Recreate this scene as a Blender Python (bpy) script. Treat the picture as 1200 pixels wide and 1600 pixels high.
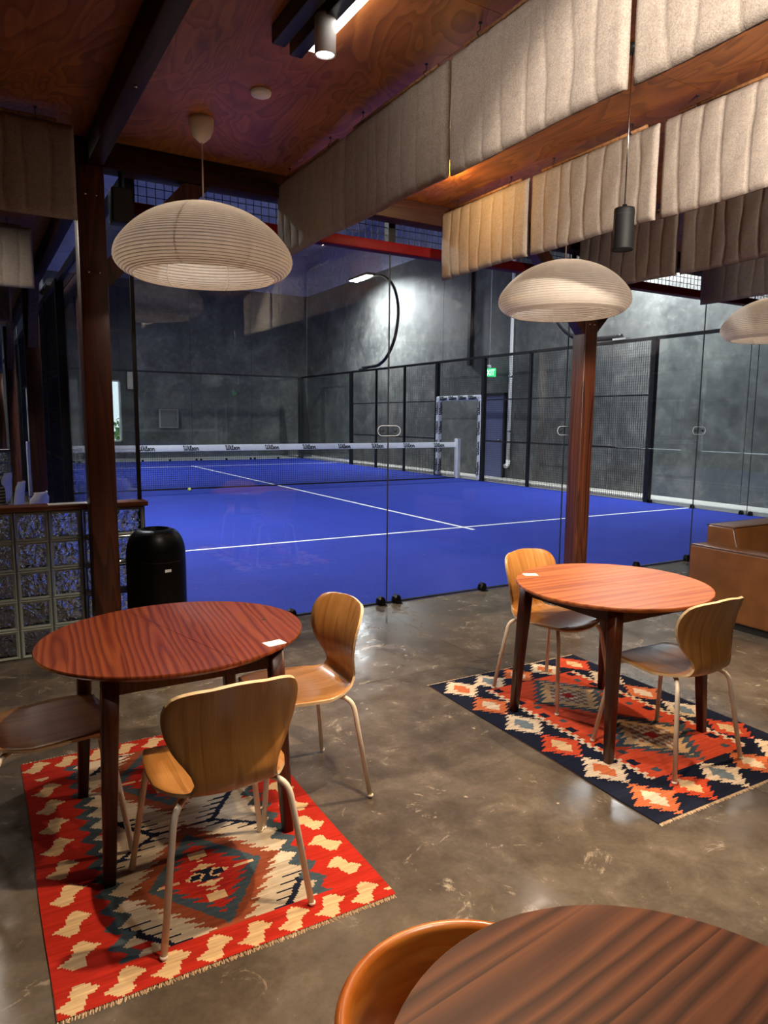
import bpy, math, random
from math import sin, cos, pi, radians, sqrt, floor as fl_
from mathutils import Vector, Matrix
random.seed(7)
SC = bpy.context.scene
COL = SC.collection
for o in list(bpy.data.objects): bpy.data.objects.remove(o)

# ------------------------------------------------------------------ camera
F, YAW, PITCH, ROLL = 1101.0, 0.530503, 0.131299, 0.0090937
CAM = Vector((-10.9673, -4.9019, 1.5135))
fw = Vector((sin(YAW)*cos(PITCH), cos(YAW)*cos(PITCH), -sin(PITCH)))
rt = Vector((cos(YAW), -sin(YAW), 0)); up = rt.cross(fw)
r2 = cos(ROLL)*rt + sin(ROLL)*up; u2 = -sin(ROLL)*rt + cos(ROLL)*up
cd = bpy.data.cameras.new('camera'); cam = bpy.data.objects.new('camera', cd); COL.objects.link(cam)
cam.matrix_world = Matrix(((r2.x, u2.x, -fw.x, CAM.x), (r2.y, u2.y, -fw.y, CAM.y), (r2.z, u2.z, -fw.z, CAM.z), (0, 0, 0, 1)))
cd.sensor_fit = 'HORIZONTAL'; cd.sensor_width = 36.0; cd.lens = F/1200*36; cd.clip_start = 0.03; cd.clip_end = 200
SC.camera = cam

# ------------------------------------------------------------------ world, view, lights
W = bpy.data.worlds.new('world'); SC.world = W; W.use_nodes = True
W.node_tree.nodes['Background'].inputs[0].default_value = (0.80, 0.90, 1.0, 1)
W.node_tree.nodes['Background'].inputs[1].default_value = 2.6
SC.view_settings.view_transform = 'Standard'; SC.view_settings.look = 'None'
SC.view_settings.exposure = 0.25; SC.view_settings.gamma = 1.0; SC.view_settings.use_curve_mapping = False
SC.cycles.use_denoising = True
SC.cycles.max_bounces = 10; SC.cycles.diffuse_bounces = 4; SC.cycles.glossy_bounces = 4
SC.cycles.transmission_bounces = 8; SC.cycles.transparent_max_bounces = 24
SC.cycles.caustics_reflective = False; SC.cycles.caustics_refractive = False
SC.cycles.sample_clamp_indirect = 6.0
P_COURT = 620.0      # each LED head over the court
P_SPOT = 230.0        # track spots
P_WARM = 11.0
WARM = (1.0, 0.74, 0.47); NEUT = (1.0, 0.89, 0.77); COOL = (0.93, 0.96, 1.0)

def light(name, kind, loc, power, color, aim=None, size=0.1, size_y=None, spot=None, blend=0.4, spread=None):
    d = bpy.data.lights.new(name, kind); d.energy = power; d.color = color
    if kind == 'AREA':
        d.size = size
        if size_y: d.shape = 'RECTANGLE'; d.size_y = size_y
    else: d.shadow_soft_size = size
    if spot: d.spot_size = radians(spot); d.spot_blend = blend
    if kind == 'AREA' and spread: d.spread = radians(spread)
    o = bpy.data.objects.new(name, d); COL.objects.link(o); o.location = loc
    if aim is not None:
        o.rotation_euler = (Vector(aim)-Vector(loc)).to_track_quat('-Z', 'Y').to_euler()
    return o
WINY = [-7.4, -4.8, -2.2]   # centres of the lounge windows in the side wall at the right

# ------------------------------------------------------------------ materials
def nodes(name):
    m = bpy.data.materials.new(name); m.use_nodes = True
    nt = m.node_tree; return m, nt, nt.nodes['Principled BSDF']
def N(nt, t, **kw):
    n = nt.nodes.new(t)
    for k, v in kw.items():
        if k.startswith('i_'):
            key = k[2:]; key = int(key) if key.isdigit() else key.replace('_', ' ')
            n.inputs[key].default_value = v
        else: setattr(n, k, v)
    return n
def L(nt, a, b): nt.links.new(a, b)
def ramp(nt, fac, stops):
    r = N(nt, 'ShaderNodeValToRGB'); e = r.color_ramp.elements
    while len(e) < len(stops): e.new(0.5)
    for i, (p, c) in enumerate(stops): e[i].position = p; e[i].color = (*c, 1)
    L(nt, fac, r.inputs[0]); return r.outputs[0]
def coords(nt, kind='Object', scale=(1, 1, 1), rot=(0, 0, 0), rand=0.0):
    tc = N(nt, 'ShaderNodeTexCoord'); mp = N(nt, 'ShaderNodeMapping')
    mp.inputs['Scale'].default_value = scale; mp.inputs['Rotation'].default_value = rot
    src = tc.outputs[kind]
    if rand:
        oi = N(nt, 'ShaderNodeObjectInfo'); mu = N(nt, 'ShaderNodeMath', operation='MULTIPLY'); mu.inputs[1].default_value = rand
        L(nt, oi.outputs['Random'], mu.inputs[0])
        va = N(nt, 'ShaderNodeVectorMath', operation='ADD'); L(nt, src, va.inputs[0]); L(nt, mu.outputs[0], va.inputs[1]); src = va.outputs[0]
    L(nt, src, mp.inputs[0]); return mp.outputs[0]
def noise(nt, vec, scale, detail=4, rough=0.55, dist=0.0):
    n = N(nt, 'ShaderNodeTexNoise'); n.inputs['Scale'].default_value = scale; n.inputs['Detail'].default_value = detail
    n.inputs['Roughness'].default_value = rough; n.inputs['Distortion'].default_value = dist
    L(nt, vec, n.inputs['Vector']); return n.outputs[0]
def bump(nt, b, h, strength, dist=0.01):
    bp = N(nt, 'ShaderNodeBump'); bp.inputs['Strength'].default_value = strength; bp.inputs['Distance'].default_value = dist
    L(nt, h, bp.inputs['Height']); L(nt, bp.outputs[0], b.inputs['Normal'])
def mixc(nt, fac, a, b, mode='MIX'):
    m = N(nt, 'ShaderNodeMix', data_type='RGBA', blend_type=mode)
    for sock, v in ((0, fac), (6, a), (7, b)):
        if hasattr(v, 'is_output'): L(nt, v, m.inputs[sock])
        elif sock == 0: m.inputs[0].default_value = v
        else: m.inputs[sock].default_value = (*v, 1)
    return m.outputs[2]
def plain(name, col, rough=0.5, metal=0.0, var=0.12, scale=25, spec=None, bumps=0.0, coat=0.0):
    m, nt, b = nodes(name); v = coords(nt); n = noise(nt, v, scale)
    lo = tuple(c*(1-var) for c in col); hi = tuple(min(1, c*(1+var)) for c in col)
    L(nt, ramp(nt, n, [(0.3, lo), (0.7, hi)]), b.inputs['Base Color'])
    b.inputs['Roughness'].default_value = rough; b.inputs['Metallic'].default_value = metal
    if spec is not None: b.inputs['Specular IOR Level'].default_value = spec
    if coat: b.inputs['Coat Weight'].default_value = coat; b.inputs['Coat Roughness'].default_value = 0.15
    if bumps: bump(nt, b, n, bumps)
    return m
def emis(name, col, strength):
    m, nt, b = nodes(name)
    b.inputs['Base Color'].default_value = (*col, 1); b.inputs['Emission Color'].default_value = (*col, 1)
    b.inputs['Emission Strength'].default_value = strength; return m
def wood(name, dark, mid, lite, kind='Object', rot=0.0, bands=9, stretch=0.16, dist=5, rough=0.35, fine=1.0, rand=0.0, coat=0.0, axis='Y'):
    m, nt, b = nodes(name)
    v = coords(nt, kind, (1, 1, 1), (0, 0, rot), rand)
    mp = N(nt, 'ShaderNodeMapping'); L(nt, v, mp.inputs[0])
    mp.inputs['Scale'].default_value = (1, stretch, 1) if axis == 'Y' else ((stretch, 1, 1) if axis == 'X' else (1, 1, stretch))
    v2 = mp.outputs[0]
    w = N(nt, 'ShaderNodeTexWave', wave_type='BANDS', bands_direction='X' if axis != 'X' else 'Y')
    w.inputs['Scale'].default_value = bands; w.inputs['Distortion'].default_value = dist; w.inputs['Detail'].default_value = 2.5
    w.inputs['Detail Scale'].default_value = 0.55; w.inputs['Detail Roughness'].default_value = 0.55
    L(nt, v2, w.inputs['Vector'])
    mp2 = N(nt, 'ShaderNodeMapping'); L(nt, v, mp2.inputs[0])
    mp2.inputs['Scale'].default_value = (90, 4, 90) if axis == 'Y' else ((4, 90, 90) if axis == 'X' else (90, 90, 4))
    fine_n = noise(nt, mp2.outputs[0], 1.0, 3)
    big = noise(nt, v2, 2.2, 3)
    c1 = ramp(nt, w.outputs[1], [(0.0, mid), (0.55, lite), (0.9, dark)])
    c2 = ramp(nt, big, [(0.3, dark), (0.7, lite)])
    c = mixc(nt, 0.35, c1, c2)
    c3 = ramp(nt, fine_n, [(0.3, (0.62, 0.62, 0.62)), (0.65, (1, 1, 1))])
    L(nt, mixc(nt, 0.75*fine, c, c3, 'MULTIPLY'), b.inputs['Base Color'])
    b.inputs['Roughness'].default_value = rough
    if coat: b.inputs['Coat Weight'].default_value = coat; b.inputs['Coat Roughness'].default_value = 0.22
    bump(nt, b, fine_n, 0.06, 0.002)
    return m
def concrete(name, cols, rough=(0.2, 0.45), scale=1.0, bumps=0.15, pits=False, spec=0.5):
    m, nt, b = nodes(name); v = coords(nt)
    n1 = noise(nt, v, 0.9*scale, 8, 0.62, 0.6); n2 = noise(nt, v, 6*scale, 8, 0.65, 0.3); n3 = noise(nt, v, 60*scale, 3)
    c1 = ramp(nt, n1, [(0.3, cols[0]), (0.5, cols[1]), (0.72, cols[2])])
    c2 = ramp(nt, n2, [(0.3, cols[0]), (0.55, cols[1]), (0.78, cols[2])])
    c = mixc(nt, 0.5, c1, c2)
    c = mixc(nt, 0.45, c, ramp(nt, n3, [(0.35, (0.78, 0.78, 0.78)), (0.65, (1, 1, 1))]), 'MULTIPLY')
    if pits:
        vo = N(nt, 'ShaderNodeTexVoronoi', feature='DISTANCE_TO_EDGE'); vo.inputs['Scale'].default_value = 1.1
        mpv = N(nt, 'ShaderNodeMapping'); L(nt, v, mpv.inputs[0]); L(nt, mpv.outputs[0], vo.inputs['Vector'])
        n4 = noise(nt, v, 3.2*scale, 9, 0.75, 2.2)
        c = mixc(nt, ramp(nt, n4, [(0.60, (0, 0, 0)), (0.68, (0.55, 0.55, 0.55))]), c, cols[3])
        n5 = noise(nt, v, 14*scale, 2)
        c = mixc(nt, ramp(nt, n5, [(0.73, (0, 0, 0)), (0.78, (0.6, 0.6, 0.6))]), c, cols[3])
    L(nt, c, b.inputs['Base Color'])
    rr = N(nt, 'ShaderNodeMapRange'); rr.inputs[1].default_value = 0.3; rr.inputs[2].default_value = 0.7
    rr.inputs[3].default_value = rough[0]; rr.inputs[4].default_value = rough[1]
    L(nt, n2, rr.inputs[0]); L(nt, rr.outputs[0], b.inputs['Roughness'])
    b.inputs['Specular IOR Level'].default_value = spec
    bump(nt, b, n2, bumps, 0.01)
    return m
def glass_thin(name, tint=(0.965, 0.985, 0.98), ior=1.5):
    m = bpy.data.materials.new(name); m.use_nodes = True; nt = m.node_tree; nt.nodes.clear()
    out = N(nt, 'ShaderNodeOutputMaterial'); tr = N(nt, 'ShaderNodeBsdfTransparent'); gl = N(nt, 'ShaderNodeBsdfGlossy')
    tr.inputs[0].default_value = (*tint, 1); gl.inputs['Roughness'].default_value = 0.0
    fr = N(nt, 'ShaderNodeFresnel'); fr.inputs[0].default_value = ior
    ge = N(nt, 'ShaderNodeNewGeometry')      # both faces of the pane reflect the same amount
    mixv = N(nt, 'ShaderNodeMix', data_type='FLOAT'); L(nt, ge.outputs['Backfacing'], mixv.inputs[0])
    mixv.inputs[2].default_value = ior; mixv.inputs[3].default_value = 1.0/ior
    L(nt, mixv.outputs[0], fr.inputs[0])
    mx = N(nt, 'ShaderNodeMixShader'); L(nt, fr.outputs[0], mx.inputs[0]); L(nt, tr.outputs[0], mx.inputs[1]); L(nt, gl.outputs[0], mx.inputs[2])
    L(nt, mx.outputs[0], out.inputs[0]); return m

M = {}
M['floor'] = concrete('polished_concrete', [(0.030, 0.024, 0.018), (0.098, 0.079, 0.061), (0.25, 0.205, 0.158), (0.50, 0.42, 0.32)], (0.07, 0.30), 1.0, 0.05, True)
M['concrete_wall'] = concrete('board_marked_concrete', [(0.026, 0.028, 0.027), (0.098, 0.101, 0.097), (0.27, 0.27, 0.25)], (0.55, 0.8), 0.9, 0.25)
M['kerb'] = plain('pale_kerb_concrete', (0.55, 0.53, 0.48), 0.7)
M['plaster'] = plain('grey_plaster', (0.15, 0.14, 0.13), 0.8)
m, nt, b = nodes('blue_turf'); v = coords(nt); n1 = noise(nt, v, 260, 2); n2 = noise(nt, v, 1.6, 4); n3 = noise(nt, v, 40, 3)
c = ramp(nt, n1, [(0.28, (0.008, 0.018, 0.15)), (0.5, (0.020, 0.040, 0.33)), (0.75, (0.055, 0.095, 0.56))])
c = mixc(nt, 0.35, c, ramp(nt, n2, [(0.35, (0.012, 0.026, 0.25)), (0.65, (0.030, 0.055, 0.41))]))
c = mixc(nt, 0.25, c, ramp(nt, n3, [(0.35, (0.010, 0.022, 0.20)), (0.65, (0.04, 0.07, 0.47))]))
L(nt, c, b.inputs['Base Color']); b.inputs['Roughness'].default_value = 0.85; b.inputs['Specular IOR Level'].default_value = 0.2
bump(nt, b, n1, 0.5, 0.01); M['turf'] = m
M['line'] = plain('white_turf_line', (0.85, 0.85, 0.85), 0.8)
# rotary-cut plywood and boards: growth rings drawn as contours of a smooth field
def contour(name, cols, scl, freq, nscale=1.0, kind='Object', rough=0.5, fine=(70, 6, 70), finew=0.5, rand=37.0, dist=0.6, detail=1.2, coat=0.0, broad=0.35, spec=0.5):
    m, nt, b = nodes(name); v = coords(nt, kind, (1, 1, 1), (0, 0, 0), rand)
    mp = N(nt, 'ShaderNodeMapping'); L(nt, v, mp.inputs[0]); mp.inputs['Scale'].default_value = scl
    h = noise(nt, mp.outputs[0], nscale, detail, 0.45, dist)
    mu = N(nt, 'ShaderNodeMath', operation='MULTIPLY'); L(nt, h, mu.inputs[0]); mu.inputs[1].default_value = freq
    fr = N(nt, 'ShaderNodeMath', operation='FRACT'); L(nt, mu.outputs[0], fr.inputs[0])
    nb = noise(nt, mp.outputs[0], nscale*1.7, 4)
    mp2 = N(nt, 'ShaderNodeMapping'); L(nt, v, mp2.inputs[0]); mp2.inputs['Scale'].default_value = fine; nf = noise(nt, mp2.outputs[0], 1, 3)
    c = ramp(nt, fr.outputs[0], [(0.0, cols[2]), (0.5, cols[1]), (0.88, cols[0]), (1.0, cols[2])])
    c = mixc(nt, broad, c, ramp(nt, nb, [(0.3, cols[0]), (0.7, cols[2])]))
    c = mixc(nt, finew, c, ramp(nt, nf, [(0.3, (0.6, 0.6, 0.6)), (0.7, (1, 1, 1))]), 'MULTIPLY')
    L(nt, c, b.inputs['Base Color']); b.inputs['Roughness'].default_value = rough; bump(nt, b, nf, 0.06, 0.002); b.inputs['Specular IOR Level'].default_value = spec
    if coat: b.inputs['Coat Weight'].default_value = coat; b.inputs['Coat Roughness'].default_value = 0.22
    return m
def boards(name, cols, width=0.125, freq=60.0, rough=0.34, coat=0.3, tilt=0.035, fine=0.6, spec=0.5):
    m, nt, b = nodes(name); v = coords(nt); sp = N(nt, 'ShaderNodeSeparateXYZ'); L(nt, v, sp.inputs[0])
    def ma(op, a, b2=None, c=None):
        n = N(nt, 'ShaderNodeMath', operation=op)
        for i, q in enumerate((a, b2, c)):
            if q is None: continue
            if hasattr(q, 'is_output'): L(nt, q, n.inputs[i])
            else: n.inputs[i].default_value = q
        return n.outputs[0]
    x_, y_ = sp.outputs[0], sp.outputs[1]
    n_ = ma('FLOOR', ma('DIVIDE', ma('ADD', x_, 0.031), width)); wn = N(nt, 'ShaderNodeTexWhiteNoise', noise_dimensions='1D'); L(nt, n_, wn.inputs['W'])
    sc = N(nt, 'ShaderNodeSeparateColor'); L(nt, wn.outputs['Color'], sc.inputs[0]); r_, g_, b_ = sc.outputs[0], sc.outputs[1], sc.outputs[2]
    xb = ma('ADD', ma('SUBTRACT', x_, ma('MULTIPLY', ma('ADD', n_, 0.5), width)), ma('MULTIPLY', ma('SUBTRACT', r_, 0.35), 0.09))
    mp = N(nt, 'ShaderNodeMapping'); L(nt, v, mp.inputs[0]); mp.inputs['Scale'].default_value = (9, 1.6, 9)
    off = N(nt, 'ShaderNodeVectorMath', operation='ADD'); L(nt, mp.outputs[0], off.inputs[0]); cx = N(nt, 'ShaderNodeCombineXYZ'); L(nt, ma('MULTIPLY', n_, 7.31), cx.inputs[2]); L(nt, cx.outputs[0], off.inputs[1])
    ns = noise(nt, off.outputs[0], 1.0, 2.5, 0.5, 0.3)
    z_ = ma('ADD', ma('ADD', 0.010, ma('MULTIPLY', g_, 0.035)), ma('MULTIPLY', ma('MULTIPLY', ma('SUBTRACT', b_, 0.5), tilt*2), y_))
    rr = ma('SQRT', ma('ADD', ma('MULTIPLY', xb, xb), ma('MULTIPLY', z_, z_)))
    rr = ma('ADD', rr, ma('MULTIPLY', ns, 0.045))
    fr = ma('FRACT', ma('MULTIPLY', rr, freq))
    mp2 = N(nt, 'ShaderNodeMapping'); L(nt, v, mp2.inputs[0]); mp2.inputs['Scale'].default_value = (160, 5, 160); nf = noise(nt, mp2.outputs[0], 1, 3)
    c = ramp(nt, fr, [(0.0, cols[1]), (0.45, cols[2]), (0.80, cols[0]), (1.0, cols[1])])
    sh = ramp(nt, g_, [(0.0, (0.78, 0.78, 0.78)), (1.0, (1.0, 1.0, 1.0))]); c = mixc(nt, 0.9, c, sh, 'MULTIPLY')
    c = mixc(nt, fine, c, ramp(nt, nf, [(0.3, (0.66, 0.66, 0.66)), (0.65, (1, 1, 1))]), 'MULTIPLY')
    L(nt, c, b.inputs['Base Color']); b.inputs['Roughness'].default_value = rough; bump(nt, b, nf, 0.05, 0.002)
    b.inputs['Coat Weight'].default_value = coat; b.inputs['Coat Roughness'].default_value = 0.2; b.inputs['Specular IOR Level'].default_value = spec
    return m
M['ply'] = contour('stained_plywood', [(0.15, 0.040, 0.009), (0.35, 0.104, 0.022), (0.50, 0.180, 0.042)], (1.7, 0.75, 1), 12.0, 1.2, dist=1.6, detail=1.8, broad=.5)
M['timber'] = contour('dark_stained_timber', [(0.022, 0.006, 0.003), (0.070, 0.018, 0.008), (0.13, 0.034, 0.013)], (7, 7, .45), 7.0, 1.3, rough=0.4, fine=(110, 110, 3), rand=5.0, finew=0.7)
M['beam'] = contour('dark_stained_beam', [(0.014, 0.005, 0.003), (0.034, 0.010, 0.005), (0.055, 0.016, 0.008)], (.4, 7, 7), 6.0, 1.3, rough=0.5, fine=(3, 110, 110), rand=5.0, finew=0.6, spec=0.15)
M['table_red'] = boards('red_brown_pine', [(0.115, 0.019, 0.006), (0.175, 0.032, 0.009), (0.26, 0.060, 0.017)], 0.17, 46, 0.28, 0.5)
M['table_orange'] = boards('orange_brown_pine', [(0.27, 0.066, 0.018), (0.40, 0.112, 0.031), (0.50, 0.165, 0.052)], 0.14, 20, fine=0.7)
M['table_dark'] = boards('dark_walnut_stain', [(0.045, 0.013, 0.006), (0.078, 0.024, 0.011), (0.17, 0.056, 0.023)], 0.16, 38, 0.5, 0.03, spec=0.22)
M['table_leg'] = wood('dark_red_leg', (0.03, 0.007, 0.004), (0.055, 0.012, 0.005), (0.085, 0.019, 0.007), 'Object', 0, 8, 0.1, 3, 0.35, 0.8, axis='Z')
M['oak'] = contour('oak_veneer', [(0.29, 0.115, 0.026), (0.40, 0.172, 0.043), (0.47, 0.218, 0.060)], (9, .7, 1), 5.0, 1.2, kind='UV', rough=0.34, fine=(420, 6, 1), finew=0.75, rand=3.0, coat=0.3, broad=.3)
M['ply_edge'] = plain('pale_ply_edge', (0.62, 0.45, 0.26), 0.5)
M['hoop'] = contour('orange_bent_wood', [(0.44, 0.11, 0.012), (0.58, 0.17, 0.024), (0.66, 0.22, 0.036)], (3, 3, 9), 4.0, 1.2, rough=0.3, fine=(20, 20, 200), finew=0.4, rand=0, coat=0.3)
M['beige_steel'] = plain('beige_powder_coat', (0.74, 0.65, 0.54), 0.38, 0.0, 0.05)
M['black'] = plain('black_metal', (0.009, 0.009, 0.010), 0.45, 0.0, spec=0.35)
M['black_gloss'] = plain('glossy_black_metal', (0.002, 0.002, 0.002), 0.36, 0.0, spec=0.15)
M['black_soft'] = plain('black_rubber', (0.015, 0.015, 0.016), 0.6)
M['black_matt'] = plain('matt_black_lamp', (0.005, 0.005, 0.005), 0.6, 0.0, spec=0.15)
M['red_steel'] = plain('dark_red_steel', (0.12, 0.003, 0.004), 0.5, spec=0.1)
M['white'] = plain('white_paint', (0.8, 0.8, 0.8), 0.5, var=0.04)
M['white_vinyl'] = plain('white_vinyl', (0.72, 0.73, 0.76), 0.55, var=0.06, scale=6, bumps=0.1)
M['blocker'] = plain('grey_blocker_sheet', (0.42, 0.41, 0.40), 0.85)
M['ink'] = plain('black_print', (0.012, 0.012, 0.014), 0.6)
M['chrome'] = plain('polished_steel', (0.6, 0.6, 0.6), 0.2, 1.0)
M['glass'] = glass_thin('clear_pane')
M['clear'] = glass_thin('clear_plate', (0.93, 0.94, 0.95), 1.5)
M['insulation'] = plain('white_vinyl_insulation', (0.55, 0.56, 0.68), 0.32, var=0.15, scale=0.7)
nt = M['insulation'].node_tree; b = nt.nodes['Principled BSDF']; bump(nt, b, noise(nt, coords(nt, 'Object', (1, 1, 1)), 1.7, 6, 0.6, 1.2), 0.9, 0.35)
M['mortar'] = plain('grey_mortar', (0.10, 0.11, 0.095), 0.75)
m, nt, b = nodes('wavy_glass_block'); b.inputs['Transmission Weight'].default_value = 1.0; b.inputs['Roughness'].default_value = 0.0; b.inputs['IOR'].default_value = 1.5
b.inputs['Base Color'].default_value = (0.93, 0.97, 0.94, 1); v = coords(nt, 'Object', (1, 1, 1), (0, 0, 0), 9.0); bump(nt, b, noise(nt, v, 26, 1.5, 0.4, 1.0), 0.9, 0.022); M['block'] = m
m, nt, b = nodes('block_rim_glass'); b.inputs['Base Color'].default_value = (0.44, 0.50, 0.45, 1); b.inputs['Roughness'].default_value = 0.10; b.inputs['Transmission Weight'].default_value = 0.30; b.inputs['IOR'].default_value = 1.5; M['block_rim'] = m
# quilted felt
m, nt, b = nodes('oatmeal_felt'); v = coords(nt, 'Object'); n1 = noise(nt, v, 210, 2); n2 = noise(nt, v, 40, 4)
c = ramp(nt, n1, [(0.3, (0.22, 0.182, 0.150)), (0.7, (0.42, 0.360, 0.305))])
c = mixc(nt, 0.3, c, ramp(nt, n2, [(0.3, (0.23, 0.19, 0.158)), (0.7, (0.39, 0.335, 0.285))]))
L(nt, c, b.inputs['Base Color']); b.inputs['Roughness'].default_value = 0.95; b.inputs['Specular IOR Level'].default_value = 0.1; bump(nt, b, n1, 0.3, 0.004); M['felt'] = m
M['dowel'] = wood('pine_dowel', (0.20, 0.085, 0.03), (0.28, 0.12, 0.045), (0.35, 0.16, 0.06), 'Object', 0, 5, 0.1, 2, 0.5)
# paper lantern
m, nt, b = nodes('ribbed_paper'); v = coords(nt); n1 = noise(nt, v, 14, 4)
L(nt, ramp(nt, n1, [(0.3, (0.68, 0.60, 0.51)), (0.7, (0.84, 0.76, 0.67))]), b.inputs['Base Color']); b.inputs['Roughness'].default_value = 0.8
tl = N(nt, 'ShaderNodeBsdfTranslucent'); tl.inputs[0].default_value = (0.85, 0.76, 0.64, 1); mx = N(nt, 'ShaderNodeMixShader'); mx.inputs[0].default_value = 0.35
out = nt.nodes['Material Output']; L(nt, b.outputs[0], mx.inputs[1]); L(nt, tl.outputs[0], mx.inputs[2]); L(nt, mx.outputs[0], out.inputs[0]); M['paper'] = m
M['ring_brown'] = plain('brown_groove_ring', (0.36, 0.28, 0.20), 0.7)
M['cream'] = plain('cream_plastic', (0.74, 0.66, 0.56), 0.45, var=0.04)
M['leather'] = plain('tan_leather', (0.110, 0.040, 0.011), 0.36, var=0.22, scale=7, bumps=0.12, coat=0.25)
M['seam'] = plain('dark_leather_piping', (0.035, 0.013, 0.006), 0.5)
M['led'] = emis('led_white', (1.0, 0.95, 0.88), 11)
M['led_court'] = emis('court_led', (0.95, 0.98, 1.0), 90)
M['exit_green'] = emis('exit_green', (0.02, 0.55, 0.16), 1.5)
M['exit_white'] = emis('exit_letters', (0.8, 1.0, 0.85), 1.6)
M['ball'] = plain('felt_ball', (0.62, 0.75, 0.12), 0.9)
M['door_blue'] = plain('blue_grey_door', (0.10, 0.11, 0.22), 0.5)
M['door_grey'] = plain('grey_door', (0.30, 0.29, 0.28), 0.6)
M['leaf'] = plain('green_leaves', (0.10, 0.25, 0.05), 0.8, var=0.6, scale=9)
M['ground'] = plain('pale_paving', (0.6, 0.58, 0.54), 0.8)
M['shell_white'] = plain('white_plastic_shell', (0.62, 0.62, 0.66), 0.4, var=0.04)
M['log'] = wood('round_log', (0.12, 0.045, 0.018), (0.20, 0.08, 0.03), (0.28, 0.12, 0.05), 'Object', 0, 4, 0.1, 3, 0.6, axis='Z')
m, nt, b = nodes('striped_cloth'); v = coords(nt); w = N(nt, 'ShaderNodeTexWave', wave_type='BANDS', bands_direction='Z'); w.inputs['Scale'].default_value = 9; L(nt, v, w.inputs['Vector'])
L(nt, ramp(nt, w.outputs[1], [(0.55, (0.02, 0.02, 0.022)), (0.62, (0.25, 0.23, 0.2))]), b.inputs['Base Color']); b.inputs['Roughness'].default_value = 0.9; M['stripe'] = m
def woven(name):
    m, nt, b = nodes(name); at = N(nt, 'ShaderNodeVertexColor', layer_name='weave'); v = coords(nt, 'Object')
    mp = N(nt, 'ShaderNodeMapping'); L(nt, v, mp.inputs[0]); mp.inputs['Scale'].default_value = (30, 320, 1)
    n1 = noise(nt, mp.outputs[0], 1, 2); mp2 = N(nt, 'ShaderNodeMapping'); L(nt, v, mp2.inputs[0]); mp2.inputs['Scale'].default_value = (2.5, 45, 1); n2 = noise(nt, mp2.outputs[0], 1, 3)
    c = mixc(nt, 0.55, at.outputs[0], ramp(nt, n1, [(0.3, (0.6, 0.6, 0.6)), (0.7, (1, 1, 1))]), 'MULTIPLY')
    c = mixc(nt, 0.6, c, ramp(nt, n2, [(0.3, (0.62, 0.60, 0.60)), (0.65, (1, 1, 1))]), 'MULTIPLY')
    L(nt, c, b.inputs['Base Color']); b.inputs['Roughness'].default_value = 0.95; b.inputs['Specular IOR Level'].default_value = 0.1
    bump(nt, b, n1, 0.35, 0.004); return m
M['rug'] = woven('woven_kilim')
M['fringe'] = plain('cotton_fringe', (0.62, 0.46, 0.30), 0.9)

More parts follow.
